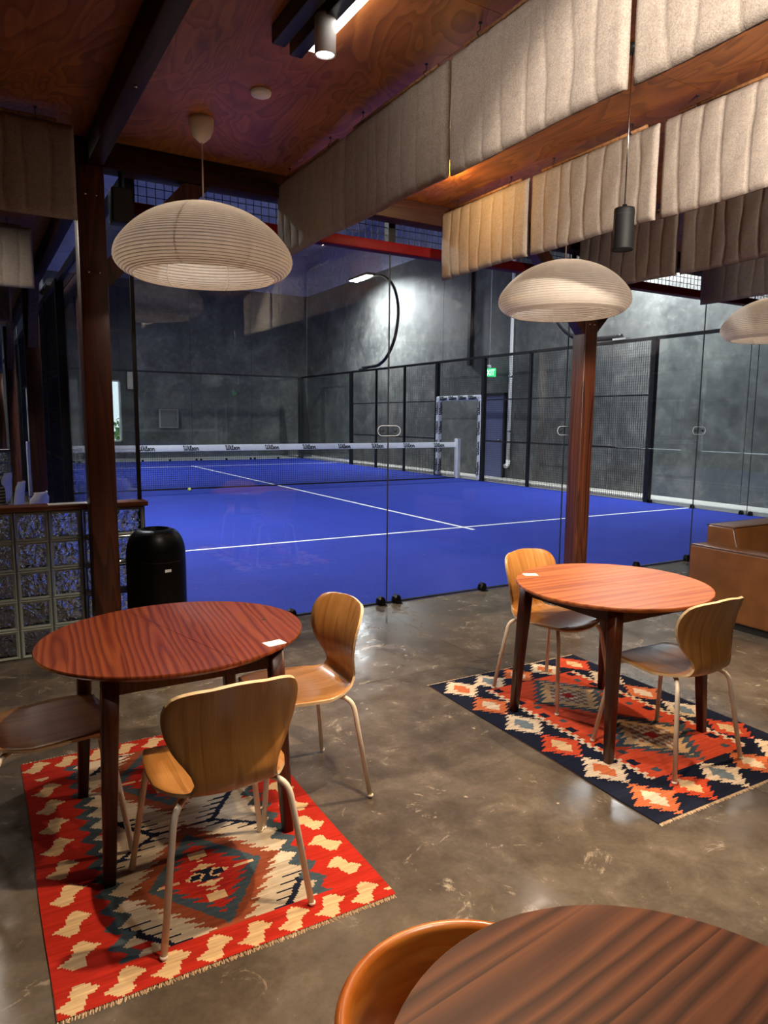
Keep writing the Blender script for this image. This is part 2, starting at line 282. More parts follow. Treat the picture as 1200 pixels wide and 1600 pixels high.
# ------------------------------------------------------------------ mesh helpers
class MB:
    def __init__(s): s.v = []; s.f = []; s.sm = []; s.mi = []; s.uv = None
    def add(s, vs, fs, smooth=False, mi=0):
        o = len(s.v); s.v += [tuple(v) for v in vs]
        for f in fs: s.f.append(tuple(i+o for i in f)); s.sm.append(smooth); s.mi.append(mi)
        return s
    def box(s, a, b, mi=0):
        (x0, y0, z0), (x1, y1, z1) = a, b
        return s.add([(x0, y0, z0), (x1, y0, z0), (x1, y1, z0), (x0, y1, z0), (x0, y0, z1), (x1, y0, z1), (x1, y1, z1), (x0, y1, z1)],
                     [(0, 3, 2, 1), (4, 5, 6, 7), (0, 1, 5, 4), (1, 2, 6, 5), (2, 3, 7, 6), (3, 0, 4, 7)], False, mi)
    def cbox(s, c, d, mi=0): return s.box([c[i]-d[i]/2 for i in range(3)], [c[i]+d[i]/2 for i in range(3)], mi)
    def rbox(s, a, b, r=0.02, n=3, mi=0):      # box with rounded edges (superellipsoid-like grid)
        c = [(a[i]+b[i])/2 for i in range(3)]; h = [(b[i]-a[i])/2 for i in range(3)]; r = min(r, min(h)*0.98)
        ax = []
        for k in range(3):
            t = [-h[k]+r-r*cos(pi/2*i/n) for i in range(n+1)]
            ax.append([-h[k], *[-h[k]+r*(1-cos(pi/2*i/n)) for i in range(1, n)], -h[k]+r, h[k]-r, *[h[k]-r*(1-cos(pi/2*i/n)) for i in range(n-1, 0, -1)], h[k]])
        idx = {}; vs = []
        def vid(i, j, k):
            key = (i, j, k)
            if key not in idx:
                q = Vector((ax[0][i], ax[1][j], ax[2][k])); core = Vector([max(-h[t]+r, min(h[t]-r, q[t])) for t in range(3)])
                d = q-core
                if d.length > 1e-9: q = core + d.normalized()*r
                idx[key] = len(vs); vs.append((q.x+c[0], q.y+c[1], q.z+c[2]))
            return idx[key]
        n_ = len(ax[0])-1; fs = []
        for i in range(n_):
            for j in range(n_):
                fs.append((vid(i, j, 0), vid(i, j+1, 0), vid(i+1, j+1, 0), vid(i+1, j, 0)))
                fs.append((vid(i, j, n_), vid(i+1, j, n_), vid(i+1, j+1, n_), vid(i, j+1, n_)))
                fs.append((vid(i, 0, j), vid(i+1, 0, j), vid(i+1, 0, j+1), vid(i, 0, j+1)))
                fs.append((vid(i, n_, j), vid(i, n_, j+1), vid(i+1, n_, j+1), vid(i+1, n_, j)))
                fs.append((vid(0, i, j), vid(0, i, j+1), vid(0, i+1, j+1), vid(0, i+1, j)))
                fs.append((vid(n_, i, j), vid(n_, i+1, j), vid(n_, i+1, j+1), vid(n_, i, j+1)))
        return s.add(vs, fs, True, mi)
    def tube(s, pts, r, n=8, caps=True, mi=0):
        P = [Vector(p) for p in pts]; rs = r if isinstance(r, (list, tuple)) else [r]*len(P)
        T = [((P[min(i+1, len(P)-1)]-P[max(i-1, 0)]).normalized()) for i in range(len(P))]
        ref = Vector((0, 0, 1)) if abs(T[0].z) < 0.9 else Vector((1, 0, 0))
        a = T[0].cross(ref).normalized(); vs = []
        for i, p in enumerate(P):
            a = (a - T[i]*a.dot(T[i])).normalized(); b = T[i].cross(a)
            for k in range(n):
                t = 2*pi*k/n; vs.append(p + (a*cos(t)+b*sin(t))*rs[i])
        fs = []
        for i in range(len(P)-1):
            for k in range(n):
                k2 = (k+1) % n; fs.append((i*n+k, i*n+k2, (i+1)*n+k2, (i+1)*n+k))
        s.add(vs, fs, True, mi)
        if caps:
            o = len(s.v)-len(vs)
            s.f.append(tuple(o+k for k in range(n-1, -1, -1))); s.sm.append(False); s.mi.append(mi)
            s.f.append(tuple(o+(len(P)-1)*n+k for k in range(n))); s.sm.append(False); s.mi.append(mi)
        return s
    def lathe(s, prof, n=32, c=(0, 0, 0), smooth=True, mi=0):
        vs = []; fs = []; m = len(prof)
        for (r, z) in prof:
            for k in range(n): t = 2*pi*k/n; vs.append((c[0]+r*cos(t), c[1]+r*sin(t), c[2]+z))
        for i in range(m-1):
            for k in range(n):
                k2 = (k+1) % n; fs.append((i*n+k, i*n+k2, (i+1)*n+k2, (i+1)*n+k))
        if prof[0][0] > 1e-6: fs.append(tuple(range(n-1, -1, -1)))
        if prof[-1][0] > 1e-6: fs.append(tuple((m-1)*n+k for k in range(n)))
        return s.add(vs, fs, smooth, mi)
    def prism(s, poly, z0, z1, mi=0):
        n = len(poly); vs = [(x, y, z0) for x, y in poly]+[(x, y, z1) for x, y in poly]
        fs = [tuple(range(n-1, -1, -1)), tuple(range(n, 2*n))]+[(i, (i+1) % n, n+(i+1) % n, n+i) for i in range(n)]
        return s.add(vs, fs, False, mi)
    def xform(s, mat): s.v = [tuple(mat @ Vector(v)) for v in s.v]; return s
    def mesh(s, name, mats):
        me = bpy.data.meshes.new(name); me.from_pydata(s.v, [], s.f); me.update()
        me.polygons.foreach_set('use_smooth', s.sm)
        for mm in (mats if isinstance(mats, (list, tuple)) else [mats]): me.materials.append(mm)
        if isinstance(mats, (list, tuple)): me.polygons.foreach_set('material_index', s.mi)
        return me
def put(name, me, parent=None, loc=(0, 0, 0), rot=(0, 0, 0)):
    o = bpy.data.objects.new(name, me); COL.objects.link(o); o.location = loc; o.rotation_euler = rot
    if parent is not None: o.parent = parent
    return o
def obj(name, mb, mats, parent=None, loc=(0, 0, 0), rot=(0, 0, 0)): return put(name, mb.mesh(name, mats), parent, loc, rot)
def tag(o, label=None, cat=None, group=None, kind=None):
    if label: o['label'] = label
    if cat: o['category'] = cat
    if group: o['group'] = group
    if kind: o['kind'] = kind
    return o
def thing(name, label, cat, loc=(0, 0, 0), rz=0.0, group=None):
    o = bpy.data.objects.new(name, None); COL.objects.link(o); o.location = loc; o.rotation_euler = (0, 0, rz); o.empty_display_size = 0.1
    return tag(o, label, cat, group)
def struct(name, label, mb=None, mats=None, loc=(0, 0, 0)):
    if mb is None:
        o = bpy.data.objects.new(name, None); COL.objects.link(o); o.location = loc
    else: o = obj(name, mb, mats, None, loc)
    return tag(o, label, None, None, 'structure')
def copy_tree(o, parent=None):
    c = o.copy(); COL.objects.link(c); c.parent = parent
    for ch in list(o.children): copy_tree(ch, c)
    return c
def catmull(P, n):
    out = []; P = [Vector(p) for p in P]
    for i in range(len(P)-1):
        p0 = P[max(i-1, 0)]; p1 = P[i]; p2 = P[i+1]; p3 = P[min(i+2, len(P)-1)]
        for k in range(n):
            t = k/n; out.append(0.5*((2*p1)+(-p0+p2)*t+(2*p0-5*p1+4*p2-p3)*t*t+(-p0+3*p1-3*p2+p3)*t**3))
    out.append(P[-1]); return out
def interp(x, T):
    for (a, va), (b, vb) in zip(T, T[1:]):
        if x <= b: return va+(vb-va)*max(0, (x-a))/(b-a)
    return T[-1][1]

# lettering: flat strokes, x right, z up, thickness along -y
WIL = [[(0, .86), (.07, 1), (.12, .95), (.13, .3), (.20, .06), (.30, .12), (.36, .4), (.37, .95)], [(.37, .95), (.38, .3), (.45, .06), (.56, .14), (.62, .5), (.60, .88), (.52, 1)],
       [(.74, .6), (.74, .16), (.80, .05), (.88, .13)], [(.75, .82), (.77, .84)],
       [(.90, .22), (1.04, .72), (1.03, .98), (.96, .98), (.94, .7), (.95, .18), (1.01, .05), (1.10, .14)],
       [(1.12, .2), (1.24, .62), (1.32, .35), (1.28, .08), (1.15, .06)],
       [(1.50, .60), (1.40, .48), (1.39, .2), (1.48, .05), (1.60, .12), (1.63, .4), (1.56, .57), (1.50, .60)],
       [(1.76, .58), (1.77, .06)], [(1.77, .38), (1.86, .57), (1.95, .52), (1.97, .14), (2.05, .06)]]
EXI = [[(.45, 1), (0, 1), (0, 0), (.45, 0)], [(0, .5), (.4, .5)], [(.62, 0), (1.1, 1)], [(.62, 1), (1.1, 0)], [(1.35, 0), (1.35, 1)], [(1.55, 1), (2.05, 1)], [(1.8, 1), (1.8, 0)]]
def strokes(S, h, wd, th=0.003, sx=1.0):
    mb = MB()
    for st in S:
        for (x0, z0), (x1, z1) in zip(st, st[1:]):
            a = Vector((x0*sx*h, 0, z0*h)); b2 = Vector((x1*sx*h, 0, z1*h)); d = (b2-a)
            if d.length < 1e-6: continue
            d.normalize(); p = Vector((-d.z, 0, d.x))*wd/2; a2 = a-d*wd*0.4; b3 = b2+d*wd*0.4
            q = [a2+p, a2-p, b3-p, b3+p]
            mb.add([(v.x, -th, v.z) for v in q]+[(v.x, 0, v.z) for v in q], [(0, 1, 2, 3), (7, 6, 5, 4), (0, 4, 5, 1), (1, 5, 6, 2), (2, 6, 7, 3), (3, 7, 4, 0)])
    xs = [v[0] for v in mb.v]; cx = (min(xs)+max(xs))/2; mb.v = [(v[0]-cx, v[1], v[2]-h/2) for v in mb.v]
    return mb

CZ = 3.12            # plywood ceiling
# ================================================================== setting
fl = struct('floor', 'polished brown-grey concrete floor of the lounge')
FX = [-16, -12.4, -8.225, -4.05, 0.1, 4.0]; FY = [-9.2, -5.7, -1.49, -0.02]
for i in range(len(FX)-1):
    for j in range(len(FY)-1):
        obj('slab', MB().box((FX[i]+.0015, FY[j]+.0015, -0.12), (FX[i+1]-.0015, FY[j+1]-.0015, 0)), M['floor'], fl)
for x0, x1, y0, y1 in ((-16, -13.1, -0.02, 11), (-13.1, -10.06, -0.02, 11), (-16, -10.06, 11, 22.2)):
    obj('slab', MB().box((x0+.0015, y0+.0015, -0.12), (x1-.0015, y1-.0015, 0)), M['floor'], fl)
obj('joint_bed', MB().box((-16, -9.2, -0.16), (4, 22.2, -0.1245)), M['kerb'], fl)
tag(struct('court_turf', 'bright blue artificial turf of the padel court', MB().box((-10.06, -0.02, -0.12), (0.02, 20.02, 0.0)), M['turf']))
kb = struct('trim_1', 'pale concrete kerb strip along the court edge', MB().box((0.02, -0.02, -0.12), (1.2, 22.2, 0.0)).box((-10.06, 20.02, -0.12), (0.02, 22.2, 0.0)).box((0.07, 0.1, 0.0), (0.30, 20.3, 0.05)), M['kerb'])
ln = struct('court_lines', 'white painted lines on the blue turf')
for a, b_ in (((-9.95, 3.025), (-0.05, 3.075)), ((-9.95, 16.925), (-0.05, 16.975))): obj('service_line', MB().box((a[0], a[1], 0.0005), (b_[0], b_[1], 0.004)), M['line'], ln)
obj('centre_line', MB().box((-5.025, 2.80, 0.0006), (-4.975, 17.2, 0.0045)), M['line'], ln)

# hall walls (tilt-up concrete panels) with insulation film above
wr = struct('wall_right', 'dark grey concrete wall of tall cast panels beyond the right fence', MB().box((1.26, -0.3, -0.1), (1.4, 22.4, 8.2)), M['concrete_wall'])
ys = [-0.3, 2.9, 6.1, 9.3, 12.5, 15.7, 18.9, 22.2]
for a, b_ in zip(ys, ys[1:]): obj('panel', MB().box((1.2, a+.006, 0), (1.262, b_-.006, 6.4)), M['concrete_wall'], wr)
obj('insulation_film', MB().box((1.19, -0.3, 6.40), (1.262, 22.2, 8.0)), M['insulation'], wr)
wf = struct('wall_far', 'dark grey concrete end wall of the court hall')
wx = [(-16, -12.6), (-12.6, -9.4), (-9.4, -7.35), (-6.15, -3.6), (-3.6, -1.2), (-1.2, 1.2)]
for a, b_ in wx: obj('panel', MB().box((a+.006, 22.2, 0), (b_-.006, 22.4, 6.4)), M['concrete_wall'], wf)
obj('panel', MB().box((-7.344, 22.2, 2.82), (-6.156, 22.4, 6.4)), M['concrete_wall'], wf)
obj('panel', MB().box((-7.344, 22.2, 0.0), (-6.156, 22.4, 0.60)), M['concrete_wall'], wf)
obj('insulation_film', MB().box((-16, 22.19, 6.40), (1.2, 22.4, 8.0)), M['insulation'], wf)
wl = struct('wall_left', 'grey wall far to the left of the corridor', MB().box((-16.2, -9.4, 0), (-16, 22.4, 8.2)), M['plaster'])
struct('ceiling_hall', 'pale blue insulation film under the court hall roof', MB().box((-16.2, -0.3, 8.0), (1.4, 22.4, 8.2)), M['insulation'])
struct('wall_front', 'dark wall above the lounge ceiling facing the court', MB().box((-16, -0.36, CZ+0.06), (4.2, -0.30, 8.0)), M['plaster'])
struct('wall_end', 'grey wall closing the lounge beside the court hall', MB().box((1.4, -0.3, 0), (4.2, -0.24, CZ+.1)), M['plaster'])
# window in the far wall and greenery outside
wi = struct('window_1', 'tall bright window in the far end wall with greenery outside')
mb = MB(); x0, x1, z0, z1 = -7.35, -6.15, 0.60, 2.82
mb.box((x0, 22.22, z0), (x0+.06, 22.38, z1)).box((x1-.06, 22.22, z0), (x1, 22.38, z1)).box((x0, 22.22, z0), (x1, 22.38, z0+.06)).box((x0, 22.22, z1-.06), (x1, 22.38, z1))
obj('window_frame', mb, M['white'], wi); obj('pane', MB().box((x0+.06, 22.29, z0+.06), (x1-.06, 22.30, z1-.06)), M['glass'], wi)
struct('ground_outside', 'pale paved ground outside the far window', MB().box((-30, 22.4, -0.2), (10, 60, 0.0)), M['ground'])
random.seed(3)
for k, (sx, sy, sr) in enumerate(((-6.0, 33, 1.25), (-2.9, 35.5, 1.5), (-9.4, 35, 1.35))):
    t = thing('shrub', ['round green shrub outside the far window, middle one', 'largest green shrub outside the far window, on the right', 'green shrub outside the far window, on the left'][k], 'shrub', (sx, sy, 0), 0, 'shrubs outside the far window')
    mb = MB()
    for q in range(420):
        d = Vector((random.gauss(0, 1), random.gauss(0, 1), random.gauss(0, 1))).normalized()*sr*random.uniform(.75, 1.05); d.z = abs(d.z)*1.05+0.25
        e1 = Vector((random.gauss(0, 1), random.gauss(0, 1), random.gauss(0, 1))).normalized()*.16; e2 = d.cross(e1).normalized()*.1
        mb.add([d-e1, d+e2, d+e1, d-e2], [(0, 1, 2, 3)])
    obj('foliage', mb, M['leaf'], t)['kind'] = 'stuff'; obj('stem', MB().tube([(0, 0, 0), (0, 0, .9)], .06), M['log'], t)
# lounge walls behind the camera and at the right, the latter with windows
struct('wall_back', 'grey lounge wall behind the viewer', MB().box((-16, -9.4, 0), (4.2, -9.2, CZ+.1)), M['plaster'])
ws = struct('wall_side', 'grey wall with windows at the far right end of the lounge')
mb = MB().box((4.0, -9.2, 0), (4.2, -0.3, 0.75)).box((4.0, -9.2, 2.75), (4.2, -0.3, CZ+.1))
ed = [-9.2]+sum([[w_-1.1, w_+1.1] for w_ in WINY], [])+[-0.3]
for a, b_ in zip(ed[::2], ed[1::2]): mb.box((4.0, a, .75), (4.2, b_, 2.75))
obj('wall_panel', mb, M['plaster'], ws)
for k, w_ in enumerate(WINY):
    wn = struct('window_%d' % (k+2), 'lounge window with white frame in the right end wall')
    mb = MB().box((4.04, w_-1.1, .75), (4.16, w_-1.04, 2.75)).box((4.04, w_+1.04, .75), (4.16, w_+1.1, 2.75)).box((4.06, w_-.03, .75), (4.14, w_+.03, 2.75)).box((4.04, w_-1.1, .75), (4.16, w_+1.1, .81)).box((4.04, w_-1.1, 2.69), (4.16, w_+1.1, 2.75)).box((4.06, w_-1.1, 2.0), (4.14, w_+1.1, 2.05))
    obj('window_frame', mb, M['white'], wn); obj('pane', MB().box((4.11, w_-1.04, .81), (4.12, w_+1.04, 2.69)), M['glass'], wn); obj('added_blocker', MB().box((4.095, w_-1.03, .83), (4.10, w_+1.03, 2.69)), M['blocker'], wn)  # opaque sheet added in each unseen window to dim its reflection
# plywood ceiling, sheet by sheet
ce = struct('ceiling', 'stained plywood ceiling of the lounge in large sheets', MB().box((-16, -9.4, CZ+0.022), (4.2, -0.06, CZ+0.10)), M['beam'])
sheets = {}
def sheet(x0, y0, x1, y1):
    key = (round(x1-x0, 3), round(y1-y0, 3))
    if key not in sheets:
        hx, hy = key[0]/2-.0015, key[1]/2-.0015
        sheets[key] = MB().box((-hx, -hy, 0), (hx, hy, .02)).mesh('plywood_sheet', M['ply'])
    put('plywood_sheet', sheets[key], ce, ((x0+x1)/2, (y0+y1)/2, CZ))
x = -10.24
xs = [-16, -14.02, -12.8, -11.58, -10.24]
for i in range(11): x += 1.22; xs.append(x)
xs.append(4.2)
for a, b_ in zip(xs, xs[1:]):
    for y0, y1 in ((-9.2, -7.38), (-7.38, -4.94), (-4.94, -2.50), (-2.50, -0.06)): sheet(a, y0, b_, y1)
    if b_ <= -10.2:
        for y0, y1 in ((-0.06, 2.38), (2.38, 4.82), (4.82, 7.26), (7.26, 9.70)): sheet(a, y0, b_, y1)
obj('ceiling_backing', MB().box((-16, -0.06, CZ+0.022), (-10.2, 9.7, CZ+0.10)), M['beam'], ce)

# timber frame
def post(x, y, label, braces, w_=0.155, group='timber posts of the frame'):
    t = thing('timber_post', label, 'post', (x, y, 0), 0, group)
    obj('shaft', MB().rbox((-w_/2, -w_/2, 0), (w_/2, w_/2, 2.97), 0.006, 1), M['timber'], t)
    obj('base_plate', MB().box((-w_/2-.02, -w_/2-.02, 0), (w_/2+.02, w_/2+.02, 0.006)), M['black'], t)
    for dx, dy in braces:
        mb = MB(); s = .05; a = Vector((dx*w_/2, dy*w_/2, 2.36)); b2 = Vector((dx*(w_/2+.56), dy*(w_/2+.56), 2.965)); n = Vector((-dy, dx, 0))*s; k = Vector((0, 0, .085))
        mb.add([a-n-k*1.0, a+n-k*1.0, a+n+k, a-n+k, b2-n-Vector((dx*-.085, dy*-.085, 0)), b2+n-Vector((dx*-.085, dy*-.085, 0)), b2+n-Vector((dx*.085, dy*.085, 0)), b2-n-Vector((dx*.085, dy*.085, 0))],
               [(0, 3, 2, 1), (4, 5, 6, 7), (0, 1, 5, 4), (1, 2, 6, 5), (2, 3, 7, 6), (3, 0, 4, 7)])
        obj('knee_brace', mb, M['timber'], t)
    for bz in (2.36, 2.80):
        for bx in (-.03, .03): obj('bolt', MB().lathe([(0, 0), (.008, .0), (.009, .004), (.006, .009), (0, .010)], 10).xform(Matrix.Translation((bx, -w_/2, bz)) @ Matrix.Rotation(pi/2, 4, 'X')), M['chrome'], t)
    return t
post(-10.272, -0.215, 'dark red timber post in front of the glass block wall', ((1, 0),))
post(-6.14, -0.215, 'dark red timber post behind the right-hand table', ((1, 0), (-1, 0)), 0.15)
post(-2.0, -0.215, 'dark timber post beyond the leather sofa, at the right end', ((1, 0), (-1, 0)))
post(-10.29, 4.2, 'dark timber post in the corridor beside the grey chair back', ((0, -1), (0, 1)))
post(-10.31, 8.6, 'dark timber post farther down the corridor, beside the white banner', ((0, -1),))
t = thing('timber_beam', 'dark timber beam across the lounge front above the glass', 'beam', (-3.1, -0.21, 3.045)); obj('beam_body', MB().rbox((-7.25, -.07, -.075), (7.25, .07, .075), .005, 1), M['beam'], t)
for bx in (-6.5, -5.9, -2.6): obj('bolt', MB().lathe([(0, 0), (.008, 0), (.006, .009), (0, .01)], 10).xform(Matrix.Translation((bx, -.07, .02)) @ Matrix.Rotation(pi/2, 4, 'X')), M['chrome'], t)
t = thing('timber_beam', 'dark timber beam running overhead from the viewer to the left post', 'beam', (-10.24, -4.75, 3.045), pi/2); obj('beam_body', MB().rbox((-4.45, -.045, -.075), (4.46, .045, .074), .005, 1), M['beam'], t)
obj('bolt', MB().lathe([(0, -.01), (.007, -.008), (.009, 0), (0, 0)], 10).xform(Matrix.Translation((3.3, 0, -.075))), M['chrome'], t)
t = thing('timber_beam', 'dark timber beam over the corridor edge beyond the left post', 'beam', (-10.24, 4.8, 3.045), pi/2); obj('beam_body', MB().rbox((-4.92, -.045, -.075), (4.9, .045, .074), .005, 1), M['beam'], t)

# ================================================================== padel court enclosure
def wires(mb, o, e1, e2, n1, n2, r):      # square mesh of wires in a plane
    o = Vector(o); e1 = Vector(e1); e2 = Vector(e2); nrm = e1.cross(e2).normalized()
    def bar(a, b2, side):
        s = side.normalized()*r; k = nrm*r
        mb.add([a-s-k, a+s-k, a+s+k, a-s+k, b2-s-k, b2+s-k, b2+s+k, b2-s+k], [(0, 1, 5, 4), (1, 2, 6, 5), (2, 3, 7, 6), (3, 0, 4, 7)])
    for i in range(n1+1): a = o+e1*(i/n1); bar(a, a+e2, e1)
    for j in range(n2+1): a = o+e2*(j/n2); bar(a, a+e1, e2)
foot_me = None
def foot(parent, loc, rz=0):
    global foot_me
    if foot_me is None:
        mb = MB(); prof = [(-.034, 0), (-.036, .03), (-.028, .055), (-.010, .068), (.010, .068), (.028, .055), (.036, .03), (.034, 0)]
        n = len(prof); vs = [(x_, -.045-.0*z_, z_) for x_, z_ in prof]+[(x_*.8, -.052, z_*.8) for x_, z_ in prof]+[(x_, -.007, z_) for x_, z_ in prof]
        fs = [tuple(range(n, 2*n)), tuple(range(3*n-1, 2*n-1, -1))]
        for i in range(n-1): fs += [(n+i, i, i+1, n+i+1), (i, 2*n+i, 2*n+i+1, i+1)]
        fs += [(2*n-1, n-1, 0, n), (n-1, 3*n-1, 2*n, 0)]
        mb.add(vs, fs, False); mb.box((-.030, -.075, 0), (.030, -.04, .008)); mb.lathe([(0, .012), (.010, .010), (.010, 0), (.0, 0)], 8, (0, -.06, .006))
        foot_me = mb.mesh('glass_foot', M['black_gloss'])
    return put('glass_foot', foot_me, parent, loc, (0, 0, rz))
def clamp(parent, x, z):
    poly = []
    for k in range(9): a = pi/2-pi*k/8; poly.append((x+.065+.04*cos(a), z+.04*sin(a)))
    for k in range(9): a = -pi/2-pi*k/8; poly.append((x-.065+.04*cos(a), z+.04*sin(a)))
    mb = MB().prism(poly, 0, .008); mb.v = [(a, -.016+c, b2) for a, b2, c in mb.v]
    c = obj('clamp_plate', mb, M['clear'], parent)
    rim = [(a*1.0, -.016, b2) for a, b2 in poly]; rim.append(rim[0]); obj('plate_rim', MB().tube(rim, .0024, 6, False), M['white_vinyl'], c)  # white tube paints in the bright edge of the clear plate
    for s in (-.06, .06): obj('clamp_bolt', MB().lathe([(0, 0), (.013, 0), (.013, .012), (0, .014)], 12).xform(Matrix.Translation((x+s, -.008, z)) @ Matrix.Rotation(pi/2, 4, 'X')), M['black_soft'], c)
GT = 2.79
g = thing('court_glass_wall', 'clear glass end wall of the court nearest the tables', 'glass wall')
edges = [-10, -8.06, -6.13, -4.17, -2.1, 0]
for a, b_ in zip(edges, edges[1:]):
    obj('glass_pane', MB().box((a+.005, -.006, .01), (b_-.005, .006, GT)), M['glass'], g)
for e in edges[1:-1]: clamp(g, e, 1.42)
for e in edges[:-1]: obj('seam_seal', MB().box((e-.004, -.005, .01), (e+.004, .005, GT)), M['black_soft'] if e > -9 else M['black'], g)
for fx in (-8.92, -8.13, -7.98, -7.08, -6.2, -6.06, -5.06, -4.25, -4.1, -3.1): foot(g, (fx, 0, 0))
obj('floor_channel', MB().box((-10, -.012, 0), (0, .012, .012)), M['black'], g)
obj('top_beam', MB().rbox((-10.06, -.05, GT), (0.06, .05, GT+.075), .006, 1), M['red_steel'], g)
for e in [-10.0]+edges[1:]: obj('upright', MB().box((e-.03, -.03, GT+.075), (e+.03, .03, 4.0)), M['black'], g)
mb = MB(); wires(mb, (-10, 0, GT+.075), (10, 0, 0), (0, 0, 1.13), 180, 20, .0022); obj('wire_mesh', mb, M['black'], g)['kind'] = 'stuff'
obj('top_rail', MB().box((-10, -.025, 3.97), (0, .025, 4.02)), M['black'], g)
obj('corner_profile', MB().box((-10.014, -.012, 0), (-9.990, .012, GT)), M['black'], g)
# far glass end
g = thing('court_glass_wall', 'clear glass end wall at the far end of the court', 'glass wall')
for k in range(5): obj('glass_pane', MB().box((-10+2*k+.005, 19.994, .01), (-8+2*k-.005, 20.006, 3.0)), M['glass'], g)
for k in range(5):
    for s in (-.08, .08, 1.0): foot(g, (-10+2*k+s, 20.0, 0))
obj('top_rail', MB().box((-10, 19.97, 3.0), (0, 20.03, 3.06)), M['black'], g)
obj('corner_column', MB().add([(-.05, 20.05, 0), (.42, 20.05, 0), (.42, 20.3, 0), (-.05, 20.3, 0), (-.05, 20.05, 3.05), (.1, 20.05, 3.05), (.1, 20.3, 3.05), (-.05, 20.3, 3.05)],
    [(0, 3, 2, 1), (4, 5, 6, 7), (0, 1, 5, 4), (1, 2, 6, 5), (2, 3, 7, 6), (3, 0, 4, 7)]), M['black'], g)
# side fences
def fence(X, label, out, door):
    g = thing('court_side_fence', label, 'fence', (X, 0, 0))
    for y0, y1 in ((0, 2), (2, 4), (16, 18), (18, 20)): obj('glass_pane', MB().box((-.006, y0+.005, .01), (.006, y1-.005, 3.0)), M['glass'], g)
    P = [4, 5.67, 7.33, 9, 11, 12.67, 14.33, 16]
    for y in P:
        w_ = .05 if y in (4, 16, 9, 11) else .03
        obj('fence_post', MB().box((-w_+out*.0, y-w_, 0), (w_, y+w_, 3.03)), M['black'], g)
    obj('top_rail', MB().box((-.03, 0, 3.0), (.03, 20, 3.06)), M['black'], g)
    for z in (1.0, 2.0):
        for y0, y1 in ((4, 9), (11, 16)): obj('fence_rail', MB().box((-.015, y0+.05, z-.015), (.015, y1-.05, z+.015)), M['black'], g)
    obj('fence_rail', MB().box((-.015, 9.05, 2.03), (.015, 10.95, 2.07)), M['black'], g)
    mb = MB(); wires(mb, (0, 4, .03), (0, 5, 0), (0, 0, 2.97), 100, 60, .0024); wires(mb, (0, 11, .03), (0, 5, 0), (0, 0, 2.97), 100, 60, .0024); wires(mb, (0, 9, 2.05), (0, 2, 0), (0, 0, .95), 40, 19, .0024)
    obj('wire_mesh', mb, M['black'], g)['kind'] = 'stuff'
    for y in (2.0-.08, 2.0+.08, 3.0, 3.9): foot(g, (0, y, 0), -pi/2 if out > 0 else pi/2)
    obj('seam_seal', MB().box((-.005, 1.996, 0), (.005, 2.004, 3)), M['black_soft'], g)
    return g
fr_ = fence(0, 'black mesh and glass side fence along the right of the court', 1, True)
fl_l = fence(-10, 'black mesh and glass side fence along the corridor on the left', -1, True)
# printed pads round the gate opening
wtxt = strokes(WIL, .095, .020, .003, 1.75).mesh('lettering', M['ink'])
def pads(t, s, ys=(9.09, 10.91)):
    for y in ys:
        p_ = obj('upright_pad', MB().rbox((-.07, y-.07, .01), (.07, y+.07, 2.06), .05, 3), M['white_vinyl'], t)
        for k in range(4):
            put('lettering', wtxt, p_, (s*.072, y, .3+.5*k), (0, -pi/2, pi/2 if s > 0 else -pi/2))
            put('lettering', wtxt, p_, (s*0, y-.072, .3+.5*k), (0, -pi/2, 0))
    p_ = obj('top_pad', MB().rbox((-.07, ys[0]-.07, 2.0), (.07, ys[1]+.07, 2.13), .05, 3), M['white_vinyl'], t)
    for k in range(4): put('lettering', wtxt, p_, (-.071, ys[0]+.28+k*.42, 2.065), (0, 0, -pi/2))
    return t
pads(fr_, -1)
t = thing('printed_banner', 'white vertical printed banner in the corridor at the far left', 'banner', (-10.08, 12.4, 0))
bb = obj('banner_sheet', MB().rbox((-.03, -1.1, .85), (.03, 1.1, 2.2), .02, 2), M['white_vinyl'], t)
btxt = strokes(WIL, .30, .055, .003, 1.0).mesh('lettering', M['ink'])
for k in range(2): put('lettering', btxt, bb, (-.031, -.6, 1.2+.66*k), (0, -pi/2, -pi/2))
for y_ in (-1.14, 1.10): obj('banner_pole', MB().box((-.04, y_, 0), (.04, y_+.04, 2.26)), M['black'], t)
# net
t = thing('padel_net', 'black padel net with white printed top band across the court', 'net', (0, 10, 0))
mb = MB(); wires(mb, (-10, 0, .02), (9.93, 0, 0), (0, 0, .84), 220, 19, .0022); obj('net_mesh', mb, M['black'], t)['kind'] = 'stuff'
band = obj('top_band', MB().rbox((-10, -.012, .80), (-.03, .012, .935), .008, 1), M['white_vinyl'], t)
nl = strokes(WIL, .100, .018, .003, 1.6).mesh('lettering', M['ink'])
for k in range(11): put('lettering', nl, band, (-.62-.905*k, -.012, .867))
for x_ in (-.03, -10.0):
    obj('net_post', MB().rbox((x_-.06, -.06, 0), (x_+.06, .06, 1.03), .01, 2), M['white_vinyl'], t)
obj('bottom_tape', MB().box((-10, -.004, .0), (-.03, .004, .03)), M['black'], t)
# tennis ball
t = thing('padel_ball', 'yellow-green ball lying on the blue turf by the net', 'ball', (-7.11, 9.62, 0)); 
obj('ball_body', MB().lathe([(.036*sin(pi*k/14), .036-.036*cos(pi*k/14)) for k in range(15)], 20), M['ball'], t)
obj('ball_seam', MB().tube([(.0362*cos(a), .0362*sin(a)*cos(.5*sin(2*a)), .036+.0362*sin(.5*sin(2*a))*.8) for a in [2*pi*k/40 for k in range(41)]], .0012, 5, False), M['white'], t)
